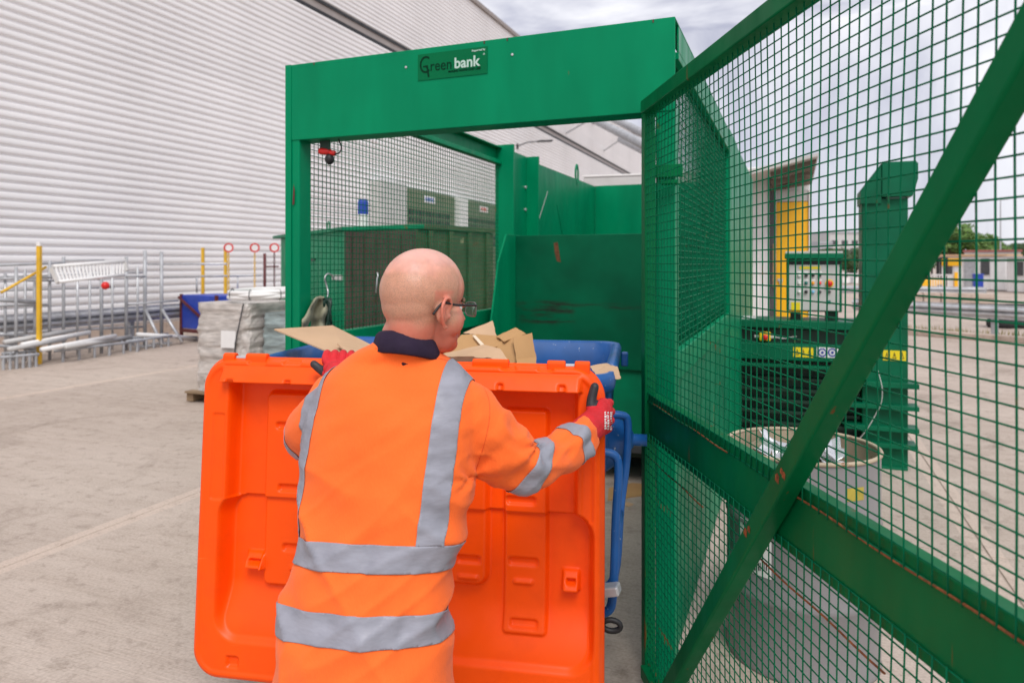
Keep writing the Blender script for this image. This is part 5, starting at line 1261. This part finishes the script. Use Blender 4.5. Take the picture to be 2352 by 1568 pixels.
for s in (1, -1):
    # ear: helix, antihelix, lobe
    E = lambda y, z, o: HP(s*(.0725+o), .002+y*1.12, -.030+z*1.12)
    hx = crom([(*E(.008,.004,.004),.004), (*E(.012,.020,.009),.0046), (*E(.004,.033,.013),.0048), (*E(-.010,.032,.017),.0048), (*E(-.019,.019,.020),.0046), (*E(-.019,.002,.019),.0044), (*E(-.013,-.014,.014),.0046), (*E(-.005,-.026,.009),.0055), (*E(.003,-.024,.005),.005)], 6)
    hb.tube([v[:3] for v in hx], [v[3] for v in hx], 10)
    ah = crom([(*E(.004,.020,.006),.004), (*E(-.008,.016,.011),.0042), (*E(-.010,.0,.011),.0042), (*E(-.006,-.012,.008),.0042)], 5); hb.tube([v[:3] for v in ah], [v[3] for v in ah], 8)
    hb.ell(E(-.006,.006,.002), (.008,.020,.029), R3, 16, 12); hb.ell(E(.010,-.004,.005), (.005,.005,.007), R3, 10, 8)
hm = remesh(hb, .0026, 14, .5)
HI = HM.inverted(); ca = hm.color_attributes.new('zone', 'FLOAT_COLOR', 'POINT')
for i, v in enumerate(hm.vertices):
    q = HI @ v.co; n = noise.noise(v.co*30)*.12
    band = sst(-.075, -.045, q.z+n*.1)*(1-sst(.045, .085, q.z+n*.2))*(1-sst(.035,.062,q.y))
    ear = sst(.074, .084, abs(q.x))*sst(-.06,-.05,q.z)*(1-sst(.02,.03,q.z))*sst(-.035,-.028,q.y)
    neck = 1-sst(-.085, -.03, q.z+.35*q.y*.3+n*.15)
    crown = sst(.06, .11, q.z+n*.1)
    face = sst(.03, .07, q.y)*.45*(1-sst(.02,.06,q.z))
    ca.data[i].color = (band*.8*(1-ear), min(1, neck*.85+ear*.7+face), crown*.7, 1)
head = link('body', hm, m_skin, person, smooth=True)
m_eye = mat('eye_white', (.8,.78,.75), .2, .02, 5); m_lip = mat('brow_hair', (.16,.10,.06), .8, .2, 30)
for s in (1, -1):
    e = MB().ell(HP(s*.031,.0765,-.018), (.0125,.0125,.0125), R3, 16, 12).build('eye', m_eye, head, smooth=True); MB().ell(HP(s*.031,.0865,-.018), (.0055,.004,.0055), R3, 12, 8).build('iris', m_dgrey, e, smooth=True)
    MB().tube([HP(s*.014,.098,-.004), HP(s*.032,.095,.003), HP(s*.050,.082,-.002)], [.004,.0045,.003], 8).build('eyebrow', m_lip, head, smooth=True)
# ---- glasses
gl = MB().tube([HP(-.009,.122,-.016), HP(0,.124,-.012), HP(.009,.122,-.016)], .0016, 6).build('glasses', m_black, person, smooth=True, label='rectangular glasses with thin dark frame')
m_frame = mat('spectacle_frame', (.22,.20,.20), .3, .1, 20, metal=.6)
for s in (1, -1):
    def rimp(a):
        ct, st = math.cos(a), math.sin(a); x = .036+.027*math.copysign(abs(ct)**.55, ct); z = -.022+.017*math.copysign(abs(st)**.55, st); return HP(s*x, .122-.012*((x-.01)/.05)**2, z)
    ring = [rimp(2*math.pi*k/36) for k in range(36)]
    MB().tube(ring, .0017, 6, True).build('lens_rim', m_frame, gl, smooth=True)
    c = HP(s*.036,.119,-.022); MB().add(ring+[c], [(i, (i+1) % 36, 36) for i in range(36)]).build('lens', m_lens, gl)
    tp = crom([tuple(HP(s*.064,.108,-.012)), tuple(HP(s*.074,.085,-.010)), tuple(HP(s*.0815,.03,-.008)), tuple(HP(s*.083,-.004,-.002)), tuple(HP(s*.081,-.018,-.008)), tuple(HP(s*.077,-.034,-.028))], 6)
    MB().tube(tp, .0029, 6).build('temple_arm', m_black, gl, smooth=True)
# ---- gloves
def glove(palm, fingers, thumb, name, cuff):
    b = MB()
    for c, r, M in palm: b.ell(c, r, M, 20, 14)
    q = crom(cuff, 5); b.tube([v[:3] for v in q], [v[3] for v in q], 18)
    ch = []
    for pts in fingers+[thumb]:
        q = crom(pts, 6); b.tube([v[:3] for v in q], [v[3] for v in q], 14); b.ell(q[-1][:3], (q[-1][3],)*3, None, 12, 8); ch.append([(Vector(v[:3]), v[3]) for v in q])
    me = remesh(b, .0022, 3, .5); me.materials.append(m_glovered); me.materials.append(m_gloveblk)
    for f in me.polygons:
        p = f.center
        best = None; bd = 9
        for ci, c in enumerate(ch):
            for i, (v, r) in enumerate(c):
                d = (p-v).length/r
                if d < bd: bd, best = d, (ci, i/len(c))
        ci, fr = best
        if bd < 1.35 and fr > (.5 if ci < len(fingers) else .45): f.material_index = 1
    return link(name, me, None, person, smooth=True, label='red and black work glove')
def A_(x, y, d, r): return (*at(x, y, d), r)
# right hand grips the lid's right edge: fingers behind, thumb up on the near face
rp = [(at(1380,956,2.07), (.034,.050,.050), Matrix.Rotation(YAW-rad(18),4,'Z')), (at(1386,940,2.09), (.027,.036,.034), Matrix.Rotation(YAW-rad(18),4,'Z'))]
rfing = []
for k, (y, dx_) in enumerate(((925,0),(945,3),(965,2),(984,-2))):
    rr_ = (.0118,.0122,.0118,.0105)[k]
    rfing.append([A_(1388+dx_,y+4,2.09,.0145), A_(1399+dx_,y,2.125,rr_+.0015), A_(1400+dx_,y,2.155,rr_), A_(1392+dx_*.5,y+1,2.178,rr_), A_(1370,y+2,2.186,rr_), A_(1348,y+4,2.182,rr_-.001)])
rth = [A_(1372,968,2.055,.018), A_(1360,945,2.053,.0165), A_(1359,918,2.062,.0145), A_(1366,888,2.068,.0125)]
gR = glove(rp, rfing, rth, 'glove', [A_(1330,1004,1.93,.042), A_(1352,984,1.99,.043), A_(1374,964,2.05,.041)])
# white print on the back of the right glove
pb = at(1397,962,2.055)
dep = bpy.context.evaluated_depsgraph_get()
from mathutils.bvhtree import BVHTree
bv = BVHTree.FromPolygons([v.co for v in gR.data.vertices], [tuple(p.vertices) for p in gR.data.polygons])
prt = MB(); rs = random.Random(4)
def on_glove(px, py):
    o = Vector((0,0,EYE)); d = (at(px, py, 1)-o).normalized(); h = bv.ray_cast(o, d); return (h[0]+h[1]*.0008) if h[0] else None
for col in range(3):
    x0 = 1388+col*6.5; y = 946
    while y < 984:
        h = rs.uniform(2, 5); w = rs.uniform(3.2, 5.2)
        P = [on_glove(x0, y), on_glove(x0+w, y-1), on_glove(x0+w, y+h-1), on_glove(x0, y+h)]
        if all(P): prt.add(P, [(0,1,2,3)])
        y += h+rs.uniform(1.2, 2.2)
if prt.f: prt.build('glove_print', m_white, gR)
# left hand over the top edge of the lid
lp_ = [(at(772,846,2.175), (.040,.030,.024), Matrix.Rotation(YAW,4,'Z'))]
lf = []
for k, x in enumerate((748,766,785,804)):
    r_ = (.0118,.0122,.0118,.0105)[k]
    lf.append([A_(764+k*9,846,2.18,.0145), A_(x+1,829,2.215,r_+.0015), A_(x+2,815,2.25,r_+.0008), A_(x+4,811,2.285,r_), A_(x+5,820,2.325,r_), A_(x+5,842,2.335,r_-.001)])
lt = [A_(776,862,2.165,.0175), A_(756,860,2.17,.0155), A_(737,849,2.185,.0135), A_(721,836,2.195,.0120)]
glove(lp_, lf, lt, 'glove', [A_(768,882,2.09,.040), A_(771,866,2.13,.036), A_(773,852,2.165,.032)])
# ---- legs and boots (below the picture's edge)
hipc = tcen(.75)
lg = MB()
for s, fx in ((1,.10),(-1,-.06)):
    a = hipc+wr*(s*.085); lg.tube([Vector((*a.xy,.95)), Vector((*(a+wf*.02).xy,.75)), Vector((*(a+wf*(.03+fx*.6)+wr*s*.02).xy,.48)), Vector((*(a+wf*fx+wr*s*.03).xy,.25)), Vector((*(a+wf*fx*1.1+wr*s*.03).xy,.09))], [.075,.078,.066,.058,.056], 18)
lg.ell(Vector((*hipc.xy,.9)), (.135,.085,.12), Matrix.Rotation(HA,4,'Z'))
link('trousers', remesh(lg, .011, 4), m_trs, person, smooth=True)
for s, fx in ((1,.10),(-1,-.06)):
    f = Vector((*(hipc+wr*(s*.115)+wf*fx*1.1).xy,0)); Mz = Matrix.Rotation(HA,4,'Z'); b = MB()
    b.ell(f+wf*.07+UZ*.045, (.048,.14,.05), Mz); b.ell(f+wf*.0+UZ*.085, (.048,.06,.075), Mz); b.ell(f+wf*.15+UZ*.045, (.05,.06,.045), Mz); b.box(-.047,.047,-.07,.2,.0,.03, Matrix.Translation(f) @ Mz)
    link('boot', remesh(b, .008, 3), m_boot, person, smooth=True)
